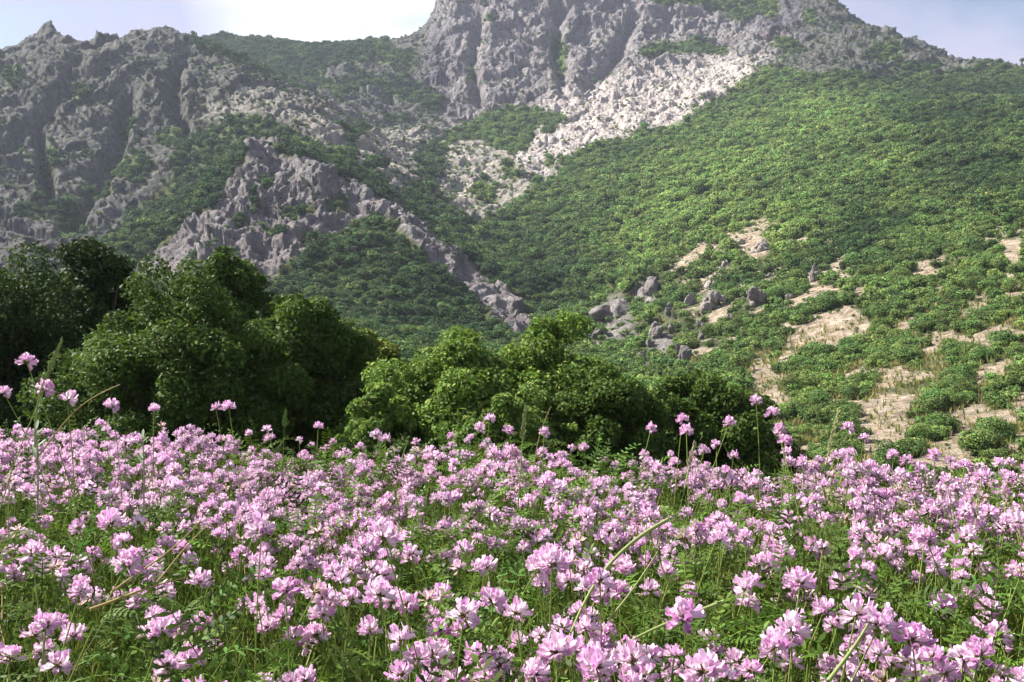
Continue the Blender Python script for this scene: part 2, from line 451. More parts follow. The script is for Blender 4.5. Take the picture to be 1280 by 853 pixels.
# outcrops of the right slope: place, half size, paleness, words
rocks = [
    (770, 386, 28, 22, 0.5, 'large grey rock slab standing just above the tree tops, biggest outcrop of the slope'),
    (812, 360, 20, 15, 0.4, 'pale grey rock just right of and above the biggest slab'),
    (868, 376, 12, 10, 0.9, 'small pale rock left of the broad pale outcrop'),
    (895, 378, 20, 15, 1.0, 'broad pale outcrop in the middle of the rocky band'),
    (942, 376, 16, 16, 1.0, 'upright pale rock at the right end of the rocky band'),
    (828, 416, 16, 13, 0.4, 'grey rock below the pale outcrops, squarish'),
    (802, 446, 9, 12, 0.4, 'narrow grey rock lowest on the left, near the tree tops'),
    (862, 442, 16, 15, 0.4, 'slanting grey rock lowest on the right of the grey group'),
    (885, 417, 13, 9, 0.2, 'flat grey rock to the right of the squarish grey one'),
    (849, 439, 7, 10, 0.2, 'little grey rock wedged beside the slanting grey one'),
    (922, 302, 10, 9, 1.0, 'small white rock highest on the slope, left of two'),
    (948, 308, 15, 12, 1.0, 'white jagged rock highest on the slope, right of two'),
    (1017, 346, 8, 12, 0.9, 'lone pinkish rock standing upright in the green slope'),
    (884, 357, 12, 8, 0.9, 'small pale rock perched above the broad pale outcrop'),
    (905, 330, 8, 6, 1.0, 'small cream stone between the high white rocks and the rocky band'),
    (960, 345, 7, 5, 1.0, 'small cream stone right of the rocky band, on the open slope'),
    (838, 385, 7, 7, 0.6, 'small grey white stone between the biggest slab and the broad pale outcrop'),
    (912, 398, 8, 6, 1.0, 'small pale stone just below the broad pale outcrop'),
    (815, 430, 7, 8, 0.3, 'small grey stone right above the narrow grey rock'),
    (875, 405, 7, 6, 0.5, 'small grey white stone above the flat grey rock'),
    (985, 372, 8, 6, 1.0, 'small cream stone at the upper edge of the bare earth'),
    (745, 420, 14, 10, 0.1, 'grey rock half hidden behind the central tree crown'),
]
# --- vegetation / soil / pale rock charts of the slopes
CU0, CV0, CS = -500.0, -140.0, 4.0
gu, gv = np.meshgrid(np.arange(CU0, 1780, CS), np.arange(CV0, 700, CS))
def sdist(poly):
    p = np.array(poly, float); q = np.roll(p, -1, 0)
    d = np.full(gu.shape, 1e9); ins = np.zeros(gu.shape, bool)
    for (ax, ay), (bx, by) in zip(p, q):
        ex, ey = bx - ax, by - ay
        t = np.clip(((gu - ax) * ex + (gv - ay) * ey) / (ex * ex + ey * ey + 1e-9), 0, 1)
        d = np.minimum(d, np.hypot(gu - ax - t * ex, gv - ay - t * ey))
        c = ((ay > gv) != (by > gv)) & (gu < (bx - ax) * (gv - ay) / (by - ay + 1e-12) + ax)
        ins ^= c
    return np.where(ins, -d, d)
def put(m, val, poly, soft=10):
    a = np.clip(0.5 - sdist(poly) / (2 * soft), 0, 1); a = a * a * (3 - 2 * a)
    return m * (1 - a) + val * a
def blob(m, val, u, v, ru, rv, ang=0, soft=0.35):
    c, s = math.cos(math.radians(ang)), math.sin(math.radians(ang))
    du, dv = gu - u, gv - v
    r = np.hypot((du * c + dv * s) / ru, (-du * s + dv * c) / rv)
    a = np.clip((1 + soft - r) / (2 * soft), 0, 1); a = a * a * (3 - 2 * a)
    return m * (1 - a) + val * a
def strip(m, val, pts, w, soft=6):
    d = np.full(gu.shape, 1e9)
    for (ax, ay), (bx, by) in zip(pts[:-1], pts[1:]):
        ex, ey = bx - ax, by - ay
        t = np.clip(((gu - ax) * ex + (gv - ay) * ey) / (ex * ex + ey * ey + 1e-9), 0, 1)
        d = np.minimum(d, np.hypot(gu - ax - t * ex, gv - ay - t * ey))
    a = np.clip(0.5 - (d - w) / (2 * soft), 0, 1)
    return m * (1 - a) + val * a

veg = np.full(gu.shape, 0.40)
veg = put(veg, 0.13, [(530, 130), (540, -60), (980, -60), (1000, 40), (880, 130), (700, 230), (600, 160)], 15)
veg = put(veg, 1.0, [(600, 300), (640, 248), (735, 192), (810, 162), (880, 132), (930, 110), (965, 92), (1050, 98), (1120, 100), (1180, 96), (1225, 86), (1280, 92), (1800, 100), (1800, 900), (600, 900), (660, 420), (560, 310), (490, 250), (530, 240), (570, 268)], 8)
veg = put(veg, 0.8, [(930, 390), (1060, 375), (1280, 290), (1800, 250), (1800, 720), (880, 660), (920, 500)], 25)
veg = put(veg, 0.62, [(740, 380), (800, 330), (870, 300), (960, 280), (980, 330), (920, 390), (880, 450), (800, 455)], 14)
veg = put(veg, 1.0, [(460, 424), (800, 450), (900, 520), (900, 720), (-500, 720), (-500, 345), (175, 348), (330, 365)], 10)
veg = put(veg, 0.95, [(235, 42), (300, 44), (360, 48), (475, 50), (430, 66), (405, 80), (400, 98), (430, 118), (380, 108), (310, 82), (250, 58)], 7)
veg = strip(veg, 0.85, [(430, 112), (455, 95), (500, 112), (545, 128)], 10)
veg = strip(veg, 0.8, [(420, 70), (470, 62), (510, 75), (500, 85)], 8)
veg = put(veg, 0.35, [(0, 250), (150, 240), (180, 330), (0, 330), (-480, 330), (-480, 240)], 20)
veg = put(veg, 0.14, [(183, 340), (205, 305), (240, 268), (300, 203), (332, 176), (380, 195), (440, 225), (490, 262), (440, 300), (400, 330), (330, 352), (200, 350)], 8)
veg = strip(veg, 0.97, [(290, 200), (240, 245), (180, 285), (150, 320)], 24)
veg = strip(veg, 0.8, [(330, 160), (270, 175), (230, 190)], 12)
for b in [(155, 160, 12, 13), (60, 198, 8, 24), (168, 215, 24, 16), (40, 265, 22, 10), (85, 282, 20, 24), (120, 240, 18, 8), (210, 180, 10, 8), (15, 100, 12, 14), (-60, 200, 30, 20), (-150, 260, 50, 25), (100, 115, 12, 8), (240, 215, 20, 12)]:
    veg = blob(veg, 0.85, *b)
veg = put(veg, 0.97, [(340, 350), (420, 300), (470, 275), (510, 310), (590, 385), (650, 430), (500, 450), (340, 420)], 10)
veg = strip(veg, 0.9, [(340, 165), (385, 195), (430, 210), (470, 240)], 13)
for b in [(300, 285, 10, 8), (372, 270, 22, 10), (345, 302, 20, 9), (420, 260, 18, 9), (330, 240, 6, 10), (285, 325, 10, 8), (390, 305, 12, 8), (240, 330, 5, 12), (318, 265, 5, 14), (460, 300, 30, 16)]:
    veg = blob(veg, 0.85, *b)
veg = strip(veg, 0.02, [(485, 268), (530, 305), (590, 352), (655, 408)], 15)
veg = strip(veg, 0.08, [(440, 245), (485, 268)], 9)
veg = put(veg, 0.9, [(560, 162), (600, 147), (655, 137), (682, 150), (665, 178), (640, 192), (605, 172), (565, 182)], 6)
veg = put(veg, 0.85, [(520, 187), (560, 190), (555, 222), (522, 226)], 5)
for b in [(470, 205, 14, 10), (605, 235, 12, 14), (640, 215, 10, 10), (690, 205, 8, 6), (700, 60, 10, 26), (590, 90, 8, 6), (430, 190, 12, 8), (440, 165, 14, 8), (690, 160, 16, 8), (610, 20, 10, 5), (495, 150, 16, 10), (1110, 62, 22, 8), (980, 58, 24, 7), (1150, 84, 24, 7), (1015, 22, 6, 8)]:
    veg = blob(veg, 0.7, *b)
veg = strip(veg, 0.9, [(825, 0), (880, 4), (930, 16), (968, 14)], 9)
veg = strip(veg, 0.9, [(810, 70), (845, 58), (870, 56), (900, 66)], 8)

earth = np.zeros(gu.shape)
for b in [(1104, 540, 34, 36, -30), (962, 485, 26, 16, -20), (990, 440, 26, 16, -40), (945, 455, 14, 28, 20), (1050, 415, 40, 20, -20), (1000, 420, 22, 10, -40), (1120, 495, 34, 22, -40), (1165, 475, 26, 14, -30),
          (1240, 425, 34, 12, -30), (1190, 562, 40, 18, -35), (1235, 470, 34, 12, -30), (1266, 325, 12, 24, 10), (1215, 395, 26, 9, -40), (1125, 415, 26, 8, -40), (1015, 345, 9, 9, 0), (1160, 345, 14, 10, -50), (1170, 440, 30, 9, -45),
          (945, 303, 18, 16, 0), (865, 320, 30, 10, -40), (930, 300, 12, 9, 0), (1080, 370, 14, 7, -40), (1290, 500, 30, 14, -30), (1330, 430, 40, 16, -30), (905, 385, 18, 7, -20), (1210, 520, 24, 8, -40), (1075, 470, 20, 7, -40), (1270, 555, 26, 10, -20), (1140, 590, 24, 12, -30)]:
    earth = blob(earth, 1.0, *b)
for u_, v_, a_, b_, _p, _l in rocks: veg = blob(veg, 0.35, u_, v_ + b_ * 0.6, a_ * 0.9, b_ * 1.0)
veg = veg * (1 - 0.93 * earth)
pale = np.full(gu.shape, 0.12)  # low value keeps the left mountain dark, its shade painted as grey rock
pale = put(pale, 1.0, [(640, 290), (600, 270), (540, 255), (470, 240), (440, 205), (370, 150), (300, 140), (270, 150), (262, 136), (330, 122), (400, 138), (470, 170), (540, 165), (600, 150), (680, 130), (760, 80), (860, 62), (960, 70), (950, 120), (800, 180), (700, 240)], 22)  # pale limestone; sunlight on scree and left crest also put into the colour
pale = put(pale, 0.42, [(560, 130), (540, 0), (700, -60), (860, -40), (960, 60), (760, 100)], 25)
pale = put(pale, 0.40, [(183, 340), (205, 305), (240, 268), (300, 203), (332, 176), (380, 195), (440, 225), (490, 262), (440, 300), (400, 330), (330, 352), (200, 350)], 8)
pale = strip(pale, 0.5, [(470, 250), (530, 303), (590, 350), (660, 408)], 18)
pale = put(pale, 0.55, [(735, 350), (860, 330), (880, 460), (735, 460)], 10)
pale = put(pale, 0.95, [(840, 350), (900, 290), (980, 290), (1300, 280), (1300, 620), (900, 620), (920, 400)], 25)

def sample(m, u, v):
    fx = np.clip((u - CU0) / CS, 0, m.shape[1] - 1.001); fy = np.clip((v - CV0) / CS, 0, m.shape[0] - 1.001)
    i = fx.astype(int); j = fy.astype(int); a = fx - i; b = fy - j
    return (m[j, i] * (1 - a) + m[j, i + 1] * a) * (1 - b) + (m[j + 1, i] * (1 - a) + m[j + 1, i + 1] * a) * b

U, V = project(X, Y, Z)
wob = 9.0
du_ = fbm(X / 30 * 200 / np.maximum(Y, 60) * 2, Z / 30 * 200 / np.maximum(Y, 60) * 2, Y / 90, 4)
dv_ = fbm(X / 30 * 200 / np.maximum(Y, 60) * 2 + 40, Z / 30 * 200 / np.maximum(Y, 60) * 2 + 7, Y / 90, 4)
VEG = sample(veg, U + wob * du_ * 2.2, V + wob * dv_ * 2.2)
ebrk = fbm(X / 2.6, Y / 2.6, Z / 2.6, 4)
EAR = np.clip(sample(earth, U + 1.8 * wob * du_, V + 1.8 * wob * dv_) * (1.0 + 1.3 * ebrk) - 0.35 * np.abs(dv_), 0, 1)
zone = np.zeros(gu.shape)
zone = put(zone, 1.0, [(860, 440), (850, 330), (900, 275), (990, 270), (1100, 340), (1280, 270), (1800, 250), (1800, 700), (930, 640), (930, 500)], 30)
spk = fbm(X / 9, Y / 16, Z / 9, 3) + 0.45 * fbm(X / 3, Y / 4, Z / 3, 2)
EAR = np.maximum(np.clip((EAR - 0.3) / 0.35, 0, 1) * np.clip((spk + 0.42) / 0.14, 0, 1), np.clip((spk - 0.04) / 0.10, 0, 1) * sample(zone, U, V))
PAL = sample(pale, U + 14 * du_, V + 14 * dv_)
TURF = np.clip((VEG - 0.30) / 0.35, 0, 1)
rough = np.clip(1.15 - VEG, 0.15, 1.0) * (1 - 0.6 * EAR)
rough = np.where((U > 735) & (V > 255), np.minimum(rough, np.where(U < 850, 0.5, 0.3)), rough)
TURF = np.where((U > 840) & (V > 262), np.maximum(TURF, 0.8), TURF)
# --- relief: buttresses, ribs and boulders, larger on bare rock
big = fbm(X / 120, Y / 120, Z / 200, 3, True)
wx = X + 4 * du_; wy = Y + 4 * dv_
ribs = fbm(X / 30 + 0.25 * big, Y / 50, Z / 110, 4, True, 0.5)
diag = fbm((X + 0.55 * Z) / 22, Y / 60, (Z - 0.55 * X) / 120, 4, True, 0.55)
f0 = facets(wx / 30, wy / 34, Z / 44, 7)
f1 = facets(wx / 17, wy / 17, Z / 30, 1)
f2 = facets(wx / 6.5, wy / 6.5, Z / 11, 2)
f3 = facets(wx / 2.6, wy / 2.6, Z / 4.2, 3)
dd = np.clip((Y - 40) / 300, 0.05, 1.0)
crag = np.clip(1.5 - np.hypot((U - 320) / 150, (V - 270) / 95), 0, 1) * (Y < 410) * (Y > 270)
spikes = 0.6 * fbm(X / 8.5 + 0.4 * du_, Y / 16, Z / 50, 3, True, 0.5) + 0.45 * facets(wx / 5.5, wy / 9, Z / 34, 4) + 0.2 * facets(wx / 2.4, wy / 4, Z / 12, 5)
spur = np.clip(crag + np.clip(1.4 - np.hypot((U - 575) / 120, (V - 335) / 90), 0, 1), 0, 1) * (Y < 410)
edge_ = 1 - 0.75 * np.clip(1.3 - np.hypot((U - 520) / 40, (V - 25) / 45), 0, 1) * (Y > 830)
H = edge_ * dd * (rough * (4.0 * ribs + 3.4 * diag + (4.6 - 3.2 * spur) * f0 * (1 - 0.5 * PAL) + 3.2 * f1 * (1 - 0.5 * PAL) + 1.5 * f2 + 0.65 * f3 + crag * (2.6 * spikes)) + 5.0 * big * (0.4 + 0.6 * rough)) - dd * (1.5 + 4.5 * rough)
def line_d(pts):
    d = np.full(U.shape, 1e9)
    for (ax, ay), (bx, by) in zip(pts[:-1], pts[1:]):
        ex, ey = bx - ax, by - ay
        t = np.clip(((U - ax) * ex + (V - ay) * ey) / (ex * ex + ey * ey), 0, 1)
        d = np.minimum(d, np.hypot(U - ax - t * ex, V - ay - t * ey))
    return d
for pts, wpx, dep, dmin, dmax in [([(48, 160), (56, 200), (62, 250)], 7, 13, 380, 640), ([(160, 120), (152, 170), (120, 230), (85, 290)], 10, 11, 380, 640), ([(100, 70), (84, 110), (40, 150), (10, 190)], 9, 10, 450, 660),
                                  ([(230, 70), (215, 120), (235, 170)], 8, 8, 450, 660), ([(700, 10), (694, 60), (706, 100)], 8, 11, 780, 1000), ([(600, 20), (590, 80), (600, 130)], 7, 9, 780, 1000), ([(790, 20), (770, 70), (730, 110)], 8, 10, 760, 1000)]:
    H -= dep * np.exp(-(line_d(pts) / wpx) ** 2) * (Y > dmin) * (Y < dmax)
# normal of the smooth ground
gx = np.gradient(Z, axis=1) / (np.gradient(X, axis=1) + 1e-9)
gy = np.gradient(Z, axis=0) / (np.gradient(Y, axis=0) + 1e-9) - gx * (np.gradient(X, axis=0) / (np.gradient(Y, axis=0) + 1e-9))
nl = np.sqrt(gx ** 2 + gy ** 2 + 1)
X2 = X - H * gx / nl * 0.8; Y2 = Y - H * gy / nl * 0.8; Z2 = Z + H / nl
fine = fbm(X / 2.5, Y / 2.5, Z / 2.5, 3)
Z2 = Z2 + fine * np.clip(rough, 0.3, 1) * np.clip(Y / 300, 0.22, 1.2) * 0.5
nr, nc = X.shape
idx = np.arange(nr * nc).reshape(nr, nc)
quads = np.stack([idx[:-1, :-1], idx[:-1, 1:], idx[1:, 1:], idx[1:, :-1]], -1).reshape(-1, 4)
allv = np.stack([X2, Y2, Z2], -1).reshape(-1, 3)
U2, V2 = project(X2, Y2, Z2)

# three stretches of one continuous land surface
reg = np.zeros((nr, nc), int)                                     # 0 valley and right slope
right = (sdist([(560, 245), (640, 248), (735, 192), (810, 162), (880, 132), (930, 108), (965, 85), (1050, 80), (1180, 64), (1280, 78), (1800, 100), (1800, 900), (640, 900), (655, 415), (590, 350), (520, 300)]) < 0).astype(float)
is_right = sample(right, U, V) > 0.5
reg[~is_right] = 1
reg[(Y < 150)] = 0
qreg = reg[:-1, :-1].reshape(-1)
for code, nm in ((0, 'hillside'), (1, 'mountain')):
    q = quads[qreg == code]
    used = np.unique(q); remap = np.full(nr * nc, -1); remap[used] = np.arange(len(used))
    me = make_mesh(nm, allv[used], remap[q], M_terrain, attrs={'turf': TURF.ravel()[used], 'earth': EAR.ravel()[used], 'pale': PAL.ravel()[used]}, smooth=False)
    tag(obj(nm, me), kind='structure')

def hit(u, v):
    """where the sight line through (u, v) meets the slopes"""
    j = int(np.argmin(np.abs(COLS - u)))
    k = np.argmax(V2[:, j] <= v)
    return np.array((X2[k, j], Y2[k, j], Z2[k, j]))

# ------------------------------------------------------------------ scrub on the slopes
def dome(n, seed, leaf=0.1, flat=0.8, core=True):
    """a bush one metre across: small leaf faces in several clumps, with stems inside"""
    r = np.random.default_rng(seed)
    mb = MB()
    nc_ = 9
    cd = r.normal(size=(nc_, 3)); cd[:, 2] = np.abs(cd[:, 2]) * 0.9; cd /= np.linalg.norm(cd, axis=1)[:, None]
    cc = cd * np.array((0.30, 0.30, 0.36 * flat)) * r.uniform(0.6, 1.1, (nc_, 1)) + np.array((0, 0, 0.30))
    cr = r.uniform(0.16, 0.28, nc_); ct = r.uniform(0.75, 1.25, nc_)
    k = r.integers(0, nc_, n)
    d = r.normal(size=(n, 3)); d[:, 2] += 0.35; d /= np.linalg.norm(d, axis=1)[:, None]
    p = cc[k] + d * (cr[k] * r.uniform(0.75, 1.05, n))[:, None]
    p[:, 2] = np.maximum(p[:, 2], 0.02)
    nrm = d + r.normal(size=(n, 3)) * 0.55; nrm /= np.linalg.norm(nrm, axis=1)[:, None]
    a = np.cross(nrm, r.normal(size=(n, 3))); a /= np.linalg.norm(a, axis=1)[:, None]; b = np.cross(nrm, a)
    s = leaf * r.uniform(0.6, 1.3, n)[:, None]
    v = np.stack([p - a * s, p - b * s * 0.6, p + a * s, p + b * s * 0.6], 1).reshape(-1, 3)
    c = np.array((0.122, 0.214, 0.056)) * (ct[k] * r.uniform(0.75, 1.25, n))[:, None]
    c = c * np.where(r.uniform(size=n) < 0.2, 1.0, 0.0)[:, None] * np.array((1.2, 1.08, 0.85)) + c * np.where(r.uniform(size=n) < 0.2, 0.0, 1.0)[:, None]
    c = np.clip(c, 0.014, 0.34)
    mb.add(v, np.arange(4 * n).reshape(-1, 4), np.repeat(c, 4, 0))
    for i in range(5):
        tv, tq = tube(bez((0, 0, 0), cc[i] * (0.3, 0.3, 0.6), cc[i], 4), [0.022, 0.018, 0.012, 0.006], 4)
        mb.add(tv, tq, (0.07, 0.05, 0.035))
    return mb
scrub_col = bpy.data.collections.new('scrub_kinds')
for i in range(5):
    o = bpy.data.objects.new('scrub_kind', dome(420, 50 + i, 0.062).mesh('scrub_kind', M_scrub)); scrub_col.objects.link(o)
near_mesh = [dome(2300, 70 + i, 0.030).mesh('hillside_shrub', M_scrub) for i in range(5)]

# running horizon: what is hidden behind nearer ground
runmin = np.minimum.accumulate(V2, axis=0)
cell = 0.5 * np.abs(np.gradient(X2, axis=1) * np.gradient(Y2, axis=0)) * nl
def crown(d): return np.clip(0.80 + d * 0.0085, 0.9, 4.6)
vis = (V2 <= runmin + 14) & (U2 > -220) & (U2 < 1500) & (Y2 > 38)
wgt = np.where(vis, cell / crown(Y2) ** 2, 0.0)
NS = 120000
pick = RNG.choice(nr * nc, NS, p=(wgt / wgt.sum()).ravel())
clus = fbm(X2 / (crown(Y2) * 5), Y2 / (crown(Y2) * 5), Z2 / (crown(Y2) * 5), 2)
print('canopy area ratio', wgt.sum())
pv = VEG.ravel()[pick] * (1 - 0.8 * EAR.ravel()[pick]) + 0.55 * clus.ravel()[pick] * (VEG.ravel()[pick] < 0.9) + 0.06 * (EAR.ravel()[pick] > 0.4)
keep = ~((U2.ravel()[pick] < 232) & (V2.ravel()[pick] < 66)) & (RNG.uniform(size=NS) < np.clip(pv, 0.012, 1) ** 1.4)
pick = pick[keep]
sx, sy, sz = X2.ravel()[pick], Y2.ravel()[pick], Z2.ravel()[pick]
ssc = crown(sy) * np.clip(0.9 * np.exp(RNG.normal(size=len(pick)) * 0.36), 0.3, 1.9) * np.where(VEG.ravel()[pick] < 0.5, 0.5, 1.0) * np.where(EAR.ravel()[pick] > 0.4, 0.45, 1.0)
shown = V2.ravel()[pick] <= runmin.ravel()[pick] + 2
su, sv = U2.ravel()[pick], V2.ravel()[pick]
score = np.where(shown & (su > 5) & (su < 1275) & (sv > 40) & (sv < 585) & ~((su < 960) & (sv > 430)), ssc / sy, 0)
order = np.argsort(-score)[:290]
print('scrub', len(pick), 'nearest', sy[order].min(), sy[order].max())
ind = np.zeros(len(pick), bool); ind[order] = True
first = None
earth_near = EAR.ravel()[pick]
for n_, i in enumerate(order):
    o = bpy.data.objects.new('hillside_shrub', near_mesh[n_ % 5])
    o.location = (sx[i], sy[i], sz[i] - 0.05 * ssc[i]); s = ssc[i]
    o.scale = (s * random.uniform(0.85, 1.2), s * random.uniform(0.85, 1.2), s * random.uniform(0.65, 0.95)); o.rotation_euler = (0, 0, random.uniform(0, 6.28))
    COL.objects.link(o)
    tag(o, 'low rounded green shrub among the pale earth patches on the near right hillside', 'shrub', 'shrubs on the near right hillside')
rest = np.where(~ind)[0]
me = bpy.data.meshes.new('hillside_shrubs')
me.vertices.add(len(rest)); me.vertices.foreach_set('co', np.stack([sx[rest], sy[rest], sz[rest] - 0.06 * ssc[rest]], -1).astype(np.float32).ravel())
for nm, arr in (('sc', ssc[rest]), ('rot', RNG.uniform(0, 6.28, len(rest)))):
    a = me.attributes.new(nm, 'FLOAT', 'POINT'); a.data.foreach_set('value', arr.astype(np.float32))
tone = np.zeros(gu.shape)  # scrub colour by region, with shade painted in
tone = put(tone, -0.50, [(-500, -140), (560, -140), (560, 230), (600, 330), (660, 420), (-500, 720)], 40)  # shade of the left mountain put into the scrub colour
tone = put(tone, -0.42, [(980, 60), (1300, 60), (1800, 80), (1800, 170), (1280, 160), (1150, 165), (1050, 120)], 18)  # cloud shadow on the upper right woods, painted as darker green
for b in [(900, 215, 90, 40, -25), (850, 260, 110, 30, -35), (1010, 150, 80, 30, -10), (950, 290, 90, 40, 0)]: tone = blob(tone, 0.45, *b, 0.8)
for b in [(1220, 220, 70, 40, 0), (670, 340, 75, 60, 0), (1080, 300, 60, 30, -20)]: tone = blob(tone, -0.45, *b, 0.8)  # the valley blob paints the left ridge's cast shadow
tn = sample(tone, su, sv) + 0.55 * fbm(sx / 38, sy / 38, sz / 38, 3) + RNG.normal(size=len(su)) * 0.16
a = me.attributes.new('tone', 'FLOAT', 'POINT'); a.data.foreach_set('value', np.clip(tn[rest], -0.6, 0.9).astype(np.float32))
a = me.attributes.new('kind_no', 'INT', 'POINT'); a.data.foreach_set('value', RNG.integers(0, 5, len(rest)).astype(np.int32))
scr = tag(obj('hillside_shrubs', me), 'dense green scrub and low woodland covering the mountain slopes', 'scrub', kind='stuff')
ng = bpy.data.node_groups.new('scatter_scrub', 'GeometryNodeTree')
ng.interface.new_socket('Geometry', in_out='INPUT', socket_type='NodeSocketGeometry')
ng.interface.new_socket('Geometry', in_out='OUTPUT', socket_type='NodeSocketGeometry')
gi = N(ng, 'NodeGroupInput'); go = N(ng, 'NodeGroupOutput')
iop = N(ng, 'GeometryNodeInstanceOnPoints'); ci = N(ng, 'GeometryNodeCollectionInfo')
ci.inputs['Collection'].default_value = scrub_col; ci.inputs['Separate Children'].default_value = True; ci.inputs['Reset Children'].default_value = True
def named(nm, dt):
    x = N(ng, 'GeometryNodeInputNamedAttribute'); x.data_type = dt; x.inputs['Name'].default_value = nm; return x.outputs['Attribute']
cxyz = N(ng, 'ShaderNodeCombineXYZ'); ng.links.new(named('rot', 'FLOAT'), cxyz.inputs['Z'])
iop.inputs['Pick Instance'].default_value = True
ng.links.new(gi.outputs[0], iop.inputs['Points']); ng.links.new(ci.outputs[0], iop.inputs['Instance'])
ng.links.new(named('kind_no', 'INT'), iop.inputs['Instance Index']); ng.links.new(cxyz.outputs[0], iop.inputs['Rotation'])
cs = N(ng, 'ShaderNodeCombineXYZ'); sc_a = named('sc', 'FLOAT')
for k in 'XY': ng.links.new(sc_a, cs.inputs[k])
mu = N(ng, 'ShaderNodeMath', operation='MULTIPLY'); mu.inputs[1].default_value = 0.85; ng.links.new(sc_a, mu.inputs[0]); ng.links.new(mu.outputs[0], cs.inputs['Z'])
ng.links.new(cs.outputs[0], iop.inputs['Scale']); ng.links.new(iop.outputs[0], go.inputs[0])
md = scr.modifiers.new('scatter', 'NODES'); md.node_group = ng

# dry and green grass tufts between the bushes of the near slope
tw_ = np.where(vis & (Y2 < 150) & (U2 > 860), cell / Y2 ** 1.3 * np.where(EAR > 0.5, 0.16, 1.0), 0.0)
tp = RNG.choice(nr * nc, 15000, p=(tw_ / tw_.sum()).ravel())
tb = np.stack([X2.ravel()[tp], Y2.ravel()[tp], Z2.ravel()[tp]], -1) + RNG.normal(size=(len(tp), 3)) * (0.12, 0.12, 0)
nb = 7
th_ = RNG.uniform(0, 6.28, (len(tp), nb)); ts = (0.10 + 0.0026 * tb[:, 1]) * RNG.uniform(.6, 1.5, len(tp))
hd_ = np.stack([np.cos(th_), np.sin(th_), np.zeros_like(th_)], -1); pd_ = np.stack([-np.sin(th_), np.cos(th_), np.zeros_like(th_)], -1)
b0 = tb[:, None] + hd_ * 0.25 * ts[:, None, None] * RNG.uniform(0, 1, (len(tp), nb, 1))
t0 = b0 + hd_ * ts[:, None, None] * RNG.uniform(.1, .8, (len(tp), nb, 1)) + np.array((0, 0, 1.0)) * ts[:, None, None] * RNG.uniform(.7, 1.4, (len(tp), nb, 1))
wd = 0.10 * ts[:, None, None]
tv_ = np.stack([b0 - pd_ * wd, b0 + pd_ * wd, t0 + pd_ * wd * .35, t0 - pd_ * wd * .35], 2).reshape(-1, 3)
gcol = np.array([(0.34, 0.28, 0.12), (0.20, 0.22, 0.06), (0.12, 0.17, 0.04), (0.26, 0.25, 0.09)])[RNG.integers(0, 4, len(tp))] * RNG.uniform(.8, 1.2, (len(tp), 1))
tag(obj('hillside_grass', make_mesh('hillside_grass', tv_, np.arange(len(tv_)).reshape(-1, 4), M_green, np.repeat(gcol, nb * 4, 0))), 'dry and green grass tufts between the bushes of the near slope', 'grass', kind='stuff')

# ------------------------------------------------------------------ rock outcrops on the right slope
def boulder(seed, ax, pal):
    """a jagged outcrop: several sharp faceted blocks grown into one"""
    r = np.random.default_rng(seed)
    n = 18; V_, Q_ = [], []; off = 0
    th = np.linspace(0, 2 * math.pi, 2 * n, endpoint=False); ph = np.linspace(-math.pi / 2, math.pi / 2, n + 1)
    T, Pp = np.meshgrid(th, ph)
    d = np.stack([np.cos(Pp) * np.cos(T), np.cos(Pp) * np.sin(T), np.sin(Pp)], -1).reshape(-1, 3)
    for b in range(7):
        R = np.full(len(d), 1.1)
        for k in range(16):                                        # flat broken faces
            nn = r.normal(size=3); nn /= np.linalg.norm(nn); h = r.uniform(0.45, 0.9)
            dp = d @ nn
            R = np.where(dp > 0.05, np.minimum(R, h / np.maximum(dp, 0.05)), R)
        sc = r.uniform(0.35, 0.75); c = np.array((r.uniform(-.65, .65), r.uniform(-.4, .4), r.uniform(-.6, .35)))
        c[2] -= 0.45 * abs(c[0])
        v = d * R[:, None] * sc * np.array((0.9, 0.9, r.uniform(0.9, 1.5))) + c
        v += (0.05 * facets(v[:, 0] * 5 + seed, v[:, 1] * 5, v[:, 2] * 3, 9) + 0.03 * fbm(v[:, 0] * 7 + seed, v[:, 1] * 7, v[:, 2] * 5, 3))[:, None] * d
        V_.append(v * np.array(ax))
        i = np.arange((n + 1) * 2 * n).reshape(n + 1, 2 * n); j = np.roll(i, -1, 1)
        Q_.append(np.stack([i[:-1], j[:-1], j[1:], i[1:]], -1).reshape(-1, 4) + off); off += len(d)
    v = np.concatenate(V_)
    return make_mesh('rock_outcrop', v, np.concatenate(Q_), M_terrain, attrs={'turf': np.zeros(len(v)), 'earth': np.zeros(len(v)), 'pale': np.full(len(v), 0.35 + 0.6 * pal)})
for k, (u, v, ru, rv, pal, lab) in enumerate(rocks):
    p = hit(u, v + rv * 0.5); m_ = p[1] / F
    o = obj('rock_outcrop', boulder(200 + k, (1.0 * ru * m_ * 1.08, ru * m_ * 0.95, rv * m_ * 1.15), pal))
    o.location = (p[0], p[1] + ru * m_ * 0.2, p[2] + rv * m_ * 0.45); o.rotation_euler = (random.uniform(-.15, .15), random.uniform(-.5, .1), random.uniform(-.4, .4))
    tag(o, lab, 'rock', 'rock outcrops on the right slope')

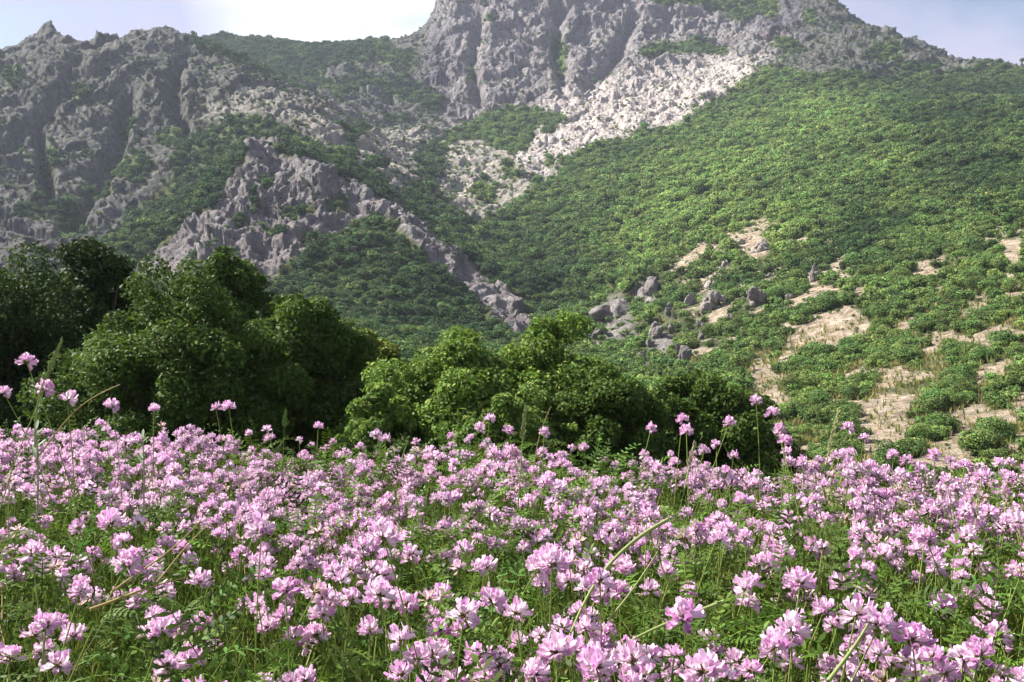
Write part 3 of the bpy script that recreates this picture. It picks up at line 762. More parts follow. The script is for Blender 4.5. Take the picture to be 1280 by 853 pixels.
# ------------------------------------------------------------------ trees behind the meadow
def tree(label, u, vtop, vbot, wpx, d, tone, seed, leaves=26000, group='trees behind the meadow', wild=1.0):
    r = np.random.default_rng(seed)
    m_ = d / F
    top = P(u, vtop, d); bot = P(u, vbot, d)
    gz = float(np.interp(d, ROWS, Z[:, int(np.argmin(np.abs(COLS - u)))]))
    root = empty('tree', (top[0], d, gz))
    rx = wpx * m_ / 2; hz = (top[2] - bot[2]) / 2; czl = (top[2] + bot[2]) / 2 - gz
    leaves = int(leaves * 1.6)
    nl_ = 6                                                      # main boughs carry the foliage
    lob = r.normal(size=(nl_, 3)); lob /= np.linalg.norm(lob, axis=1)[:, None]
    lob[:, 2] = np.abs(lob[:, 2]) * r.choice([1, 1, -0.6], nl_)
    lob = np.concatenate([lob * np.array((rx * 0.5, rx * 0.45, hz * 0.48)), [[0, 0, hz * 0.45], [-rx * .5, -rx * .2, -hz * .25], [rx * .5, -rx * .2, -hz * .25], [0, -rx * .4, -hz * .1]]])
    lob = lob * r.uniform(0.8, 1.2, (len(lob), 1)); lr = r.uniform(0.36, 0.55, len(lob))
    nc_ = int(90 + 36 * rx * hz / 4)
    li = r.integers(0, len(lob), nc_)
    cd = r.normal(size=(nc_, 3)); cd[:, 2] += 0.25; cd /= np.linalg.norm(cd, axis=1)[:, None]
    cr = r.uniform(0.07, 0.18, nc_) * min(rx, hz) * 1.25
    cc = lob[li] + cd * (lr[li] * np.where(r.uniform(size=nc_) < 0.16, r.uniform(1.0, 1.3, nc_), r.uniform(0.5, 1.0, nc_) ** 0.6))[:, None] * np.array((rx, rx * 0.9, hz)) * 0.92
    k = r.choice(nc_, leaves, p=cr ** 2 / (cr ** 2).sum())
    dr = r.normal(size=(leaves, 3)); dr[:, 2] += 0.25; dr /= np.linalg.norm(dr, axis=1)[:, None]
    rr = cr[k] * (1 - 0.5 * r.uniform(size=leaves) ** 2.2)
    # leafy twigs poke out unevenly
    tw = fbm(dr[:, 0] * 3 + k * 3.7, dr[:, 1] * 3, dr[:, 2] * 3, 2)
    p = cc[k] + dr * (rr * (1 + 0.38 * tw * wild))[:, None] * np.array((1.1, 1.1, 0.9))
    nrm = dr * 0.5 + r.normal(size=(leaves, 3)) * 0.6 + np.array((0, 0, 0.45)); nrm /= np.linalg.norm(nrm, axis=1)[:, None]
    a = np.cross(nrm, r.normal(size=(leaves, 3))); a /= np.linalg.norm(a, axis=1)[:, None]; b = np.cross(nrm, a)
    s = (0.042 * d / 24 * r.uniform(0.7, 1.35, leaves))[:, None]
    v = np.stack([p - a * s * 1.3, p - b * s * 0.75, p + a * s * 1.3, p + b * s * 0.75], 1)
    v[:, 1] += nrm * s * 0.25; v[:, 3] += nrm * s * 0.25
    ct = r.uniform(0.8, 1.2, nc_)
    base = np.array(tone)
    c = base * (ct[k] * r.uniform(0.7, 1.35, leaves))[:, None]
    ye = r.uniform(size=leaves) < 0.22
    c[ye] *= np.array((1.45, 1.15, 0.8))
    v = v.reshape(-1, 3) + np.array((0, 0, czl))
    obj('crown', make_mesh('crown', v, np.arange(4 * leaves).reshape(-1, 4), M_leaf, np.repeat(c, 4, 0)), root)
    mb = MB()
    h0 = czl - hz * 0.55
    tr = [np.array((0, 0, -0.4)), np.array((0.1, 0, h0 * 0.5)), np.array((0.0, 0.05, h0)), np.array((-0.1, 0, czl)), np.array((0, 0, czl + hz * 0.5))]
    tv, tq = tube(tr, [0.24, 0.19, 0.16, 0.10, 0.03], 9); mb.add(tv, tq, (1, 1, 1))
    for i in r.permutation(nc_)[:26]:
        st = np.array((0, 0, r.uniform(0.4, 1.0) * czl))
        en = cc[i] + np.array((0, 0, czl))
        tv, tq = tube(bez(st, (st + en) / 2 + np.array((0, 0, 0.25)), en, 6), np.linspace(0.085, 0.015, 6), 5); mb.add(tv, tq, (1, 1, 1))
    obj('trunk', mb.mesh('trunk', M_bark, True), root)
    tag(root, label, 'tree', group)
    return root
DK = (0.030, 0.055, 0.011); MD = (0.064, 0.114, 0.019); LT = (0.125, 0.208, 0.038); OL = (0.125, 0.175, 0.030)
tree('dark tree cut by the left edge of the picture, its crown almost black', 0, 303, 640, 280, 27, DK, 1, 38000)
tree('dark round topped tree rising behind the big front tree on the left', 122, 293, 600, 190, 30, DK, 2, 28000)
tree('big dense dark green tree in front on the left, widest of the left trees', 212, 334, 640, 300, 24, MD, 3, 48000)
tree('green crown peeking above the big dense tree, against the crag foot', 285, 318, 560, 170, 31, MD, 4, 24000)
tree('mid green tree right of the big dense one with a sunlit rounded top', 375, 362, 640, 230, 25, MD, 5, 42000)
tree('small light green tree at the right end of the left group, in the gap', 468, 412, 620, 130, 28, OL, 6, 22000)
tree('broad light green bushy tree in the middle, left part of the central clump', 575, 406, 660, 300, 23, LT, 7, 52000, wild=1.4)
tree('tallest tree of the central clump, bright green crown against the valley', 692, 390, 640, 220, 26, LT, 8, 46000, wild=1.4)
tree('low dark green tree in front of the tallest central one, to its right', 755, 462, 660, 220, 22, MD, 9, 40000, wild=1.3)
tree('dark green bushy tree at the right of the central clump, before the rocks', 868, 450, 660, 210, 25, MD, 10, 40000, wild=1.3)
tree('small low tree rightmost of the row, beside the bare earth slope', 945, 492, 660, 130, 27, MD, 11, 22000, wild=1.3)
tree('small light bush at the foot of the broad central tree, left of it', 475, 492, 640, 140, 21, LT, 12, 24000)
tree('low shaded tree filling the dark gap between the left and central clumps', 400, 470, 640, 140, 28, DK, 13, 18000)
tree('far left tree outside the row, dark and low behind the dry grass stalk', -150, 330, 640, 240, 30, DK, 14, 20000)
tree('low bush in front of the broad central tree, before its right half', 640, 500, 660, 170, 20, LT, 15, 26000)

# ------------------------------------------------------------------ meadow
def crest(x):                                       # distance at which the meadow tips over
    return np.interp(x, [-1.6, -1.0, 0.0, 0.7, 1.2], [2.6, 2.38, 2.2, 1.92, 1.84])
def ground_z(x, y):
    t = np.maximum(0, y - crest(x) - 0.05)
    far = np.clip((y - 7) / 5, 0, 1)
    z = -0.62 * t * t / (t + 0.5) + 0.015 * perlin(np.asarray(x) * 3.0, np.asarray(y) * 3.0, 0.5)
    return z
gxs = np.linspace(-9, 9, 181); gys = np.concatenate([np.linspace(-4, 4, 121), np.linspace(4.15, 14, 60)])
GX, GY = np.meshgrid(gxs, gys)
GZ = ground_z(GX, GY)
i_ = np.arange(GX.size).reshape(GX.shape)
tag(obj('meadow_ground', make_mesh('meadow_ground', np.stack([GX, GY, GZ], -1).reshape(-1, 3), np.stack([i_[:-1, :-1], i_[:-1, 1:], i_[1:, 1:], i_[1:, :-1]], -1).reshape(-1, 4), M_soil, smooth=True)), kind='structure')

CAN = 0.44
def rot_to(axis, spin):
    """matrices turning +z to axis, with a spin about it"""
    z = axis / np.linalg.norm(axis); ref = np.array((1, 0, 0)) if abs(z[0]) < 0.8 else np.array((0, 1, 0))
    x = np.cross(ref, z); x /= np.linalg.norm(x); y = np.cross(z, x)
    c, s = math.cos(spin), math.sin(spin)
    return np.stack([c * x + s * y, -s * x + c * y, z], 1)

def petal(path, widths, side, cup=0.3):
    path = np.array(path, float); side = np.array(side, float); n = len(path)
    tan = np.gradient(path, axis=0); nrm = np.cross(tan, side); nrm /= np.linalg.norm(nrm, axis=1)[:, None] + 1e-9
    w = np.array(widths)[:, None]
    v = np.stack([path - side * w + nrm * w * cup, path, path + side * w + nrm * w * cup], 1).reshape(-1, 3)
    q = []
    for i in range(n - 1):
        for k in range(2):
            q.append((3 * i + k, 3 * i + k + 1, 3 * i + k + 4, 3 * i + k + 3))
    return v, np.array(q)
def rep3(cs): return np.repeat(np.array(cs, float), 3, 0)
PINK = np.array((0.78, 0.33, 0.66)); DEEP = np.array((0.54, 0.11, 0.46)); WHITE = np.array((0.90, 0.79, 0.85)); TIP = np.array((0.22, 0.04, 0.20)); TAN = np.array((0.62, 0.48, 0.30))
def floret(r, age, hue):
    out = []
    j = lambda s=0.12: 1 + r.normal() * s
    pk = PINK * (1 - hue) + DEEP * hue
    pk = pk * r.uniform(0.8, 1.1); pk = pk + (WHITE - pk) * (r.uniform() ** 2.6) * 0.8; wh = WHITE * (1 - 0.35 * hue) + pk * 0.35 * hue
    op = r.uniform(0.6, 1.25) * (1 - 0.5 * age)
    v, q = petal([(2, 0, 0), (6, 0, 0.9 * op), (9.5, 0, 2.8 * op), (11.6 * j(), 0, 5.8 * op)], np.array((0.8, 2.0, 2.6, 1.5)) * j() * (1 - .4 * age), (0, 1, 0), -0.35)
    out.append((v, q, rep3([wh, pk * 0.4 + wh * 0.6, pk * .9 + wh * .1, pk * 0.6 + wh * 0.4])))
    for sg in (-1, 1):
        v, q = petal([(2, sg * .9, -.2), (6, sg * 1.9, .6), (10 * j(.06), sg * 2.0, .2), (12.3, sg * 1.0, -.6)], np.array((.5, 1.6, 1.9, .8)) * (1 - .3 * age), (0, sg * 0.45, 0.89), 0.25)
        out.append((v, q, rep3([wh, wh, wh * .75 + pk * .25, wh * .6 + pk * .4])))
    v, q = petal([(2, 0, -.6), (7, 0, -1.9), (11, 0, -.8), (12.6, 0, 1.4)], (.6, 1.6, 1.3, .4), (0, 1, 0), 0.6)
    out.append((v, q, rep3([wh, wh * .8 + pk * .2, pk, TIP * .7 + pk * .3])))
    if age > 0.6:
        out = [(v * np.array((1, .7, .6)), q, c * .35 + TAN * .65) for v, q, c in out[:3]]
    return out
def flower_head(seed, age=0.0, hue=0.3, n=15, squash=1.0):
    """an umbel of pea florets about 3 cm across; returns petals and calyx builders (metres)"""
    r = np.random.default_rng(seed)
    pet, cal = MB(), MB()
    for i in range(n):
        f = (i + 0.5) / n
        th = math.radians(18 + 92 * f ** 0.8 + r.normal() * 7); ph = i * 2.39996 + r.normal() * 0.2
        d = np.array((math.sin(th) * math.cos(ph), math.sin(th) * math.sin(ph), math.cos(th) * squash))
        d /= np.linalg.norm(d)
        up = np.array((0, 0, 1.0)) if th > 0.5 else np.array((-math.cos(ph), -math.sin(ph), 0.3))
        y = np.cross(up, d); y /= np.linalg.norm(y); z = np.cross(d, y)
        Rm = np.stack([d, y, z], 1)
        a = np.clip(age + r.normal() * 0.22, 0, 1) if age > 0 else 0.0
        s = r.uniform(0.85, 1.12)
        for v, q, c in floret(r, a, np.clip(hue - 0.35 + 0.65 * f + r.normal() * 0.15, 0, 1)):  # upper florets whiter, lower ones deeper: light from above painted into the petals
            pet.add(((v * s + np.array((1.6, 0, 0))) @ Rm.T) * 0.001, q, np.clip(c, 0.01, 0.9))
        v, q = tube([(0, 0, 0), (2.0, 0, 0.1), (3.0, 0, 0), (5.0, 0, 0)], [0.35, 0.4, 1.0, 1.1], 5)
        cal.add((v @ Rm.T) * 0.001, q, (0.20, 0.20, 0.06) if r.uniform() < .6 else (0.26, 0.14, 0.08))
    return pet, cal
HEADS = []
specs = [(0, .15), (0, .25), (0, .35), (0, .5), (0, .7), (0, .2), (0, .3), (.25, .2), (.45, .1), (.7, .1), (0, .4), (.15, .05)]
for i, (ag, hu) in enumerate(specs):
    p_, c_ = flower_head(300 + i, ag, hu, [15, 17, 13, 16, 15, 18, 12, 14, 12, 10, 16, 13][i], [1, 1, .8, 1.1, 1, .9, 1, 1, 1, 1, .7, 1][i])
    HEADS.append((p_, c_, p_.mesh('flower_head', M_petal, True), c_.mesh('calyx', M_green, True)))
hw = np.array([.13, .13, .11, .07, .035, .14, .11, .09, .07, .06, .05, .08]); hw /= hw.sum()

def stem_pts(length, lean, az, r):
    tip = np.array((math.cos(az) * lean, math.sin(az) * lean, length))
    mid = np.array((tip[0] * r.uniform(.1, .5) + r.normal() * .012, tip[1] * r.uniform(.1, .5) + r.normal() * .012, length * .55))
    return bez((0, 0, 0), mid, tip, 8)
SGREEN = (0.26, 0.34, 0.085)
STEMS = []
r_ = np.random.default_rng(77)
for i in range(8):
    pts = stem_pts(0.40, r_.uniform(0.02, 0.13), r_.uniform(0, 6.28), r_)
    mb = MB(); v, q = tube(pts, np.linspace(0.0010, 0.0007, 8), 5); mb.add(v, q, SGREEN)
    STEMS.append((mb, mb.mesh('stem', M_green, True), pts))

# positions of all flower stems (base on the ground, head near the canopy top)
def scatter_flowers():
    pts = []
    r = np.random.default_rng(21)
    dmin2 = {}
    n_try = 11000
    y = np.sqrt(r.uniform(0.55 ** 2, 3.0 ** 2, n_try)); x = r.uniform(-1, 1, n_try) * (0.56 * y + 0.18)
    n_side = 8000                                   # the meadow goes on to both sides
    ys = np.sqrt(r.uniform(0.55 ** 2, 3.0 ** 2, n_side)); xs = (0.56 * ys + 0.18 + r.uniform(0, 0.9, n_side)) * r.choice([-1, 1], n_side)
    x = np.concatenate([x, xs]); y = np.concatenate([y, ys]); n_try += n_side
    patch = fbm(x * 2.2, y * 2.2, 3.3, 3)
    dens = np.interp(y, [0.6, 0.9, 1.15, 1.45, 1.9, 3.0], [0.15, 0.24, 0.27, 0.35, 0.47, 0.52])
    dens = dens * np.clip(1 + 2.0 * patch, 0.08, 2.4)
    dens = dens * np.clip(1 + (x / y - 0.1) * 2.0, 1, 1.6)
    dens = np.where(np.abs(x) > 0.56 * y + 0.18, np.maximum(dens, 0.22) * 0.8, dens)
    left = np.clip((-x / y - 0.1) * 2.5, 0, 1) * np.clip((1.3 - y) / 0.3, 0, 1)
    dens *= 1 - 0.55 * left
    ok = (r.uniform(size=n_try) < dens) & (y < crest(x) + 0.22)
    return x[ok], y[ok], patch[ok], r
fx, fy, fp, fr = scatter_flowers()
nf = len(fx)
fz = ground_z(fx, fy) + CAN + fr.normal(size=nf) * 0.018 - 0.03 * np.clip((1.2 - fy) / 0.4, 0, 1)
fz = fz - 0.012 * np.clip((fy - 0.95) / 0.9, 0, 1)
fz = fz + 0.075 * fbm(fx * 5.0, fy * 5.5, 8.1, 3)
fu0 = 640 + F * fx / fy
fz = fz + np.interp(fu0, [0, 120, 220, 330, 430, 520, 640, 760, 860, 960, 1060, 1150, 1280], [0, .01, .02, -.02, -.045, -.03, .005, -.03, .01, -.035, .025, -.02, -.01]) * np.clip((fy - 1.3) / .6, 0, 1)
tallm = fr.uniform(size=nf) < 0.05
fz = fz + np.where(tallm, fr.uniform(0.02, 0.07, nf), 0) - np.where(fr.uniform(size=nf) < 0.2, fr.uniform(0.02, 0.10, nf), 0)
fu, fv = project(fx, fy, fz)
print('flowers', nf)

def add_flower(x, y, z, hk, sk, s, label, group=None, rz=None, tilt=None):
    """one flower stem as a thing: stem + flower_head (with its calyx)"""
    pts = STEMS[sk][2]; rz = random.uniform(0, 6.28) if rz is None else rz
    tip = pts[-1].copy(); c, sn = math.cos(rz), math.sin(rz)
    base = np.array((x - (c * tip[0] - sn * tip[1]), y - (sn * tip[0] + c * tip[1]), z - tip[2]))
    e = bpy.data.objects.new('vetch_flower', None); e.empty_display_size = 0.02; COL.objects.link(e)
    e.location = base; e.rotation_euler = (0, 0, rz)
    st = bpy.data.objects.new('stem', STEMS[sk][1]); COL.objects.link(st); st.parent = e
    hd = bpy.data.objects.new('flower_head', HEADS[hk][2]); COL.objects.link(hd); hd.parent = e
    hd.location = tip; hd.scale = (s, s, s)
    hd.rotation_euler = tilt if tilt is not None else (random.gauss(0, .35), random.gauss(0, .35), random.uniform(0, 6.28))
    ca = bpy.data.objects.new('calyx', HEADS[hk][3]); COL.objects.link(ca); ca.parent = hd
    return tag(e, label, 'flower', group)

# flowers that stand out against the trees, each on its own stalk
tall = [
    (33, 453, 1.42, 4, 1.0, 'highest flower of the meadow, deep pink head alone on a bare stalk at far left'),
    (56, 487, 1.38, 3, 1.0, 'pink flower head beside the tall grass spike, below the highest flower'),
    (84, 500, 1.40, 2, 1.0, 'pink flower head just right of the tall grass spike'),
    (5, 492, 1.5, 1, .8, 'small pink flower cut by the left edge below the highest flower'),
    (140, 508, 1.55, 5, .95, 'pale pink flower standing above the dry straw tip at left'),
    (192, 512, 1.7, 5, .8, 'little pale flower standing up against the dark trees, left of a pair'),
    (270, 511, 1.75, 6, .8, 'left flower of the pair rising against the dark trees'),
    (286, 510, 1.72, 1, .95, 'right flower of the pair rising against the dark trees'),
    (333, 538, 1.8, 8, .8, 'fading flower with few petals before the dark gap in the trees'),
    (470, 545, 1.8, 2, .9, 'single pink flower standing out before the light green bush'),
    (612, 524, 1.9, 0, .85, 'pale flower topmost of the three before the central tree'),
    (599, 537, 1.85, 2, .9, 'pink flower just left of the topmost central one'),
    (635, 539, 1.85, 4, .85, 'deep pink flower leaning right of the topmost central one'),
    (680, 542, 1.9, 3, .9, 'pink flower next to the thin upright grass blades at the centre'),
    (814, 536, 1.8, 1, .8, 'small pale flower on the crest right of centre'),
    (853, 525, 1.75, 3, .85, 'upper flower of a mauve pair before the dark right hand tree'),
    (858, 540, 1.72, 1, .95, 'lower flower of a mauve pair before the dark right hand tree'),
    (912, 529, 1.65, 3, .85, 'mauve flower left of the two long stalked ones at right'),
    (945, 502, 1.62, 3, .8, 'higher of the two long stalked mauve flowers before the bare earth'),
    (965, 517, 1.6, 4, .85, 'lower right of the two long stalked mauve flowers before the bare earth'),
    (975, 538, 1.58, 3, .85, 'mauve flower topmost of the stacked heads below the long stalked two'),
    (981, 552, 1.56, 4, .9, 'mauve flower lowest of the stacked heads below the long stalked two'),
    (1060, 536, 1.7, 3, .9, 'mauve flower beside the pale seed spike on the right'),
    (1168, 570, 1.75, 3, 1.0, 'mauve flower highest on the right part of the crest, before the earth slope'),
    (1206, 583, 1.7, 4, .95, 'deep mauve flower standing free near the right edge'),
    (1262, 598, 1.72, 1, .9, 'mauve flower on the crest close to the right edge'),
]
for k, (u, v, d, hk, s, lab) in enumerate(tall):
    p = P(u, v, d)
    add_flower(*p, hk, k % 8, s, lab, 'flowers standing above the crest')
# big foreground heads
fore = [
    (479, 672, .88, 0, 1.15, 'large two tiered pale flower head standing up in the middle foreground'),
    (690, 705, .90, 5, 1.1, 'whitish topped flower with magenta underside beside the pale curved stem'),
    (750, 728, .88, 4, 1.0, 'deep pink flower just right of the whitish topped one'),
    (856, 772, .82, 4, 1.2, 'vivid magenta round flower right of the crossing stems'),
    (475, 745, .84, 0, 1.1, 'two plump pale pink buds of florets side by side, middle foreground'),
    (580, 770, .82, 2, 1.1, 'broad pink flower with spread petals, below the middle'),
    (645, 768, .84, 8, 1.0, 'sparse flower with a few white petals, below the middle'),
    (696, 815, .78, 5, 1.15, 'pale flower at the bottom edge below the crossing stems'),
    (745, 835, .76, 1, 1.2, 'pink flower cut by the bottom edge right of the pale one'),
    (158, 707, .92, 3, 1.1, 'deep pink flower hanging in the left foreground'),
    (100, 740, .92, 3, .8, 'small deep pink flower alone in the dark left foreground'),
    (40, 692, .98, 0, 1.0, 'pale flower near the left edge in the foreground'),
    (140, 655, 1.05, 1, 1.2, 'wide cluster of pink petals upper left of the foreground'),
    (327, 663, 1.0, 2, 1.2, 'wide flat topped pink flower above the straw, left of centre'),
    (58, 782, .86, 1, .9, 'small mauve flower low at the left edge'),
    (72, 832, .8, 2, .9, 'small pink flower at the bottom left corner'),
    (203, 790, .85, 1, 1.0, 'flat pink flower in the lower left'),
    (238, 825, .8, 3, .9, 'little pink flower at the bottom left, by the dark gap'),
    (1000, 730, .92, 1, 1.1, 'pale mauve flower in the right foreground, left of the big cluster'),
    (1100, 780, .85, 0, 1.3, 'biggest pale mauve flower of the right foreground cluster'),
    (1070, 770, .86, 2, 1.2, 'mauve flower left in the right foreground cluster'),
    (1140, 800, .84, 3, 1.2, 'darker mauve flower right in the right foreground cluster'),
    (970, 810, .82, 5, 1.2, 'pale flower near the bottom, right of centre'),
    (990, 790, .83, 0, 1.2, 'whitish flower standing behind the pale bottom one right of centre'),
    (880, 840, .76, 5, 1.2, 'white and pink flower cut by the bottom edge right of the magenta one'),
    (1225, 820, .82, 3, 1.1, 'mauve flower at the bottom near the right corner'),
]
for k, (u, v, d, hk, s, lab) in enumerate(fore):
    p = P(u, v, d)
    add_flower(*p, hk, (k * 3) % 8, s, lab, 'large flowers of the foreground')
# the nearest of the rest, then the mass
order = np.argsort(np.where((fu > 5) & (fu < 1275) & (fv < 848), fy, 99))
kinds = RNG.choice(len(HEADS), nf, p=hw)
n_ind = 245
lab_by = {0: 'pale pink flower head among the green leaves of the nearer meadow', 1: 'mid pink flower head among the green leaves of the nearer meadow', 2: 'deep mauve flower head among the green leaves of the nearer meadow', 3: 'withering flower head with tan petals in the nearer meadow'}
hue_cls = [0, 1, 1, 2, 2, 0, 1, 0, 3, 3, 1, 0]
for i in order[:n_ind]:
    hc = hue_cls[kinds[i]]
    add_flower(fx[i], fy[i], fz[i], int(kinds[i]), random.randrange(8), random.uniform(.76, 1.12), lab_by[hc], ('pale pink', 'mid pink', 'deep mauve', 'withering')[hc] + ' flowers of the nearer meadow')
mb = MB(); ms = MB()
HA = [(h[0].arrays(), h[1].arrays()) for h in HEADS]; SA = [s_[0].arrays() for s_ in STEMS]
for i in order[n_ind:]:
    R1 = np.array(Euler((random.gauss(0, .35), random.gauss(0, .35), random.uniform(0, 6.28))).to_matrix())
    s = random.uniform(.7, 1.05); p0 = np.array((fx[i], fy[i], fz[i]))
    (v, q, c), (v2, q2, c2) = HA[kinds[i]]
    mb.add(v @ R1.T * s + p0, q, np.clip(c * random.uniform(.8, 1.12), 0, .92)); mb.add(v2 @ R1.T * s + p0, q2, c2)
    k = random.randrange(8); rz = random.uniform(0, 6.28)
    R2 = np.array(Euler((0, 0, rz)).to_matrix()); v, q, c = SA[k]
    v = v @ R2.T; tip = STEMS[k][2][-1] @ R2.T
    ms.add(v - tip + p0, q, c)
fl = tag(obj('vetch_flowers', mb.mesh('vetch_flowers', M_petal, True)), 'mass of small pink flower heads towards the crest of the meadow', 'flowers', kind='stuff')
tag(obj('flower_stems', ms.mesh('flower_stems', M_green, True)), 'thin green stalks under the mass of pink flowers', 'stems', kind='stuff')

# --- leaves: feathery vetch leaves, grass blades, fine stems
def sprig(r):
    """a pinnate leaf: paired oval leaflets along a midrib"""
    n = int(r.integers(6, 10)); Ln = r.uniform(0.05, 0.09)
    mid = bez((0, 0, 0), (Ln * .5, 0, Ln * r.uniform(.05, .3)), (Ln, 0, Ln * r.uniform(-.25, .1)), n + 1)
    V_, Q_, C_ = [], [], []; k = 0
    g = np.array((0.075, 0.145, 0.022)) * r.uniform(.5, 1.5) * np.array((r.uniform(.85, 1.3), 1, r.uniform(.8, 1.3)))
    def leaf(p, d, nrm, l, w):
        nonlocal k
        s = np.cross(nrm, d); s /= np.linalg.norm(s) + 1e-9
        V_.append(np.stack([p - s * w * .25, p + s * w * .25, p + d * l * .55 - s * w + nrm * w * .35, p + d * l * .55 + s * w + nrm * w * .35, p + d * l - s * w * .4, p + d * l + s * w * .4])); Q_.extend([[k, k + 2, k + 3, k + 1], [k + 2, k + 4, k + 5, k + 3]]); k += 6
        C_.append(np.tile(g * r.uniform(.85, 1.15), (6, 1)))
    for i in range(1, n + 1):
        t = mid[min(i, n)] - mid[i - 1]; t /= np.linalg.norm(t)
        for sg in (-1, 1):
            d = np.array((0.35, sg * 0.9, r.normal() * .18)); d /= np.linalg.norm(d)
            nr_ = np.cross(t, d) * sg; nr_ = nr_ / (np.linalg.norm(nr_) + 1e-9)
            leaf(mid[i - 1] * .4 + mid[i] * .6, d, nr_, r.uniform(.0085, .012), r.uniform(.0017, .0026))
    leaf(mid[-1], t, np.array((0, 0, 1.0)), .011, .0024)
    v, q = tube(mid, 0.0005, 3)
    V_.append(v); Q_.extend((q + k).tolist()); C_.append(np.tile(g * 1.3, (len(v), 1)))
    return np.concatenate(V_), np.array(Q_), np.concatenate(C_)
rs = np.random.default_rng(9)
SPR = [sprig(rs) for _ in range(24)]
mb = MB()
def area_pts(n, y0=0.45, y1=2.9, r=rs):
    y = np.sqrt(r.uniform(y0 ** 2, y1 ** 2, n)); x = r.uniform(-1, 1, n) * (0.56 * y + 0.2)
    m = int(n * 0.7); ys = np.sqrt(r.uniform(y0 ** 2, y1 ** 2, m)); xs = (0.56 * ys + 0.2 + r.uniform(0, 0.9, m)) * r.choice([-1, 1], m)
    x = np.concatenate([x, xs]); y = np.concatenate([y, ys])
    ok = y < crest(x) + 0.3
    return x[ok], y[ok]
lx, ly = area_pts(15000, 0.58)
lz = ground_z(lx, ly) - 0.02 * np.clip((ly - 0.95) / 0.9, 0, 1) + CAN - 0.015 - rs.uniform(0, 1, len(lx)) ** 1.6 * 0.30 + 0.05 * fbm(lx * 4, ly * 4, 0.7, 2)
lz = lz + 0.09 * fbm(lx * 9, ly * 9, 1.7, 2)
lk_ = fbm(lx * 7, ly * 7, 5.2, 2) > -0.12
lx, ly, lz = lx[lk_], ly[lk_], lz[lk_]
for x, y, z in zip(lx, ly, lz):
    v, q, c = SPR[rs.integers(0, 24)]
    R1 = np.array(Euler((rs.normal() * .45, rs.normal() * .5 - .25, rs.uniform(0, 6.28))).to_matrix())
    mb.add(v @ R1.T * rs.uniform(.75, 1.15) + (x, y, z), q, c * rs.uniform(.8, 1.2))
tag(obj('vetch_foliage', mb.mesh('vetch_foliage', M_green)), 'feathery green leaves under and between the pink flowers', 'foliage', kind='stuff')

mb = MB()
bx_, by_ = area_pts(12000, 0.5)
bz_ = ground_z(bx_, by_)
for x, y, z in zip(bx_, by_, bz_):
    h = (CAN - 0.015 * min(1, max(0, (y - 0.95) / 0.9))) * rs.uniform(.6, 1.04); az = rs.uniform(0, 6.28); ln = rs.uniform(.03, .22)
    pts = bez((x, y, z + .02), (x + math.cos(az) * ln * .15, y + math.sin(az) * ln * .15, z + h * .7), (x + math.cos(az) * ln, y + math.sin(az) * ln, z + h), 6)
    w = rs.uniform(.0007, .0019) * np.array((1, 1, .95, .8, .5, .1)); az2 = az + 1.57 + rs.normal() * .6
    sd = np.array((math.cos(az2), math.sin(az2), 0))
    v = np.concatenate([pts - sd * w[:, None], pts + sd * w[:, None]]); n = 6
    q = np.array([(i, i + 1, n + i + 1, n + i) for i in range(n - 1)])
    dry = rs.uniform() < .14
    c = np.array((0.34, 0.30, 0.12)) if dry else np.array((0.11, 0.19, 0.03)) * np.array((rs.uniform(.75, 1.6), 1, 1))
    mb.add(v, q, c * rs.uniform(.7, 1.25))
tag(obj('meadow_grass', mb.mesh('meadow_grass', M_green, True)), 'fine green grass blades growing between the flowers', 'grass', kind='stuff')

# --- single stalks that show
def stalk(name, label, cat, pix, d, rad, color, spike=0, tip_leaf=False, group='single grass stalks and stems'):
    pts = np.array([P(u, v, dd_) for (u, v), dd_ in zip(pix, np.linspace(d[0], d[1], len(pix)))])
    t = np.linspace(0, 1, 28); tt = np.linspace(0, 1, len(pix))
    k = min(len(pix) - 1, 3)
    pts = np.stack([np.polyval(np.polyfit(tt, pts[:, i], k), t) for i in range(3)], 1)
    base = pts[0].copy(); base[2] -= 0.0
    e = empty(name, base); lp = pts - base
    mb = MB(); v, q = tube(lp, np.linspace(rad, rad * .45, 28), 6); mb.add(v, q, color)
    obj('stem', mb.mesh('stem', M_green, True), e)
    if spike:
        ms_ = MB(); r = np.random.default_rng(len(label))
        for i, f in enumerate(np.linspace(1 - spike, 1.0, 26)):
            p = np.array([np.interp(f, t, lp[:, a]) for a in range(3)])
            dr = lp[-1] - lp[-6]; dr /= np.linalg.norm(dr)
            sd = np.cross(dr, (0, 1, 0)) * (1 if i % 2 else -1) + r.normal(size=3) * .35
            tip = p + dr * .0075 + sd * .0036 * (1.25 - 0.9 * (f - 1 + spike) / spike)
            v, q = tube([p, p * .55 + tip * .45 + sd * .0008, tip], [.0004, .00125, .0002], 5); ms_.add(v, q, np.array(color) * r.uniform(.8, 1.25))
        obj('seed_head', ms_.mesh('seed_head', M_green, True), e)
    return tag(e, label, cat, group)
STRAW = (0.42, 0.33, 0.15); PALEG = (0.30, 0.36, 0.13); GRN = (0.16, 0.26, 0.06)
stalk('grass_stalk', 'tall green grass spike with seeds at far left, rising beside the pink flowers', 'grass', [(44, 560), (48, 500), (60, 465), (76, 428)], (1.36, 1.36), .0016, PALEG, .45)
stalk('straw', 'long dry straw curving up to the right against the dark left trees', 'straw', [(45, 575), (75, 535), (105, 505), (150, 481)], (1.34, 1.34), .0013, STRAW)
stalk('grass_stalk', 'upright pale grass stalk at the centre, taller left one of two', 'grass', [(646, 650), (650, 600), (653, 555), (657, 512)], (1.5, 1.5), .0013, PALEG, .3)
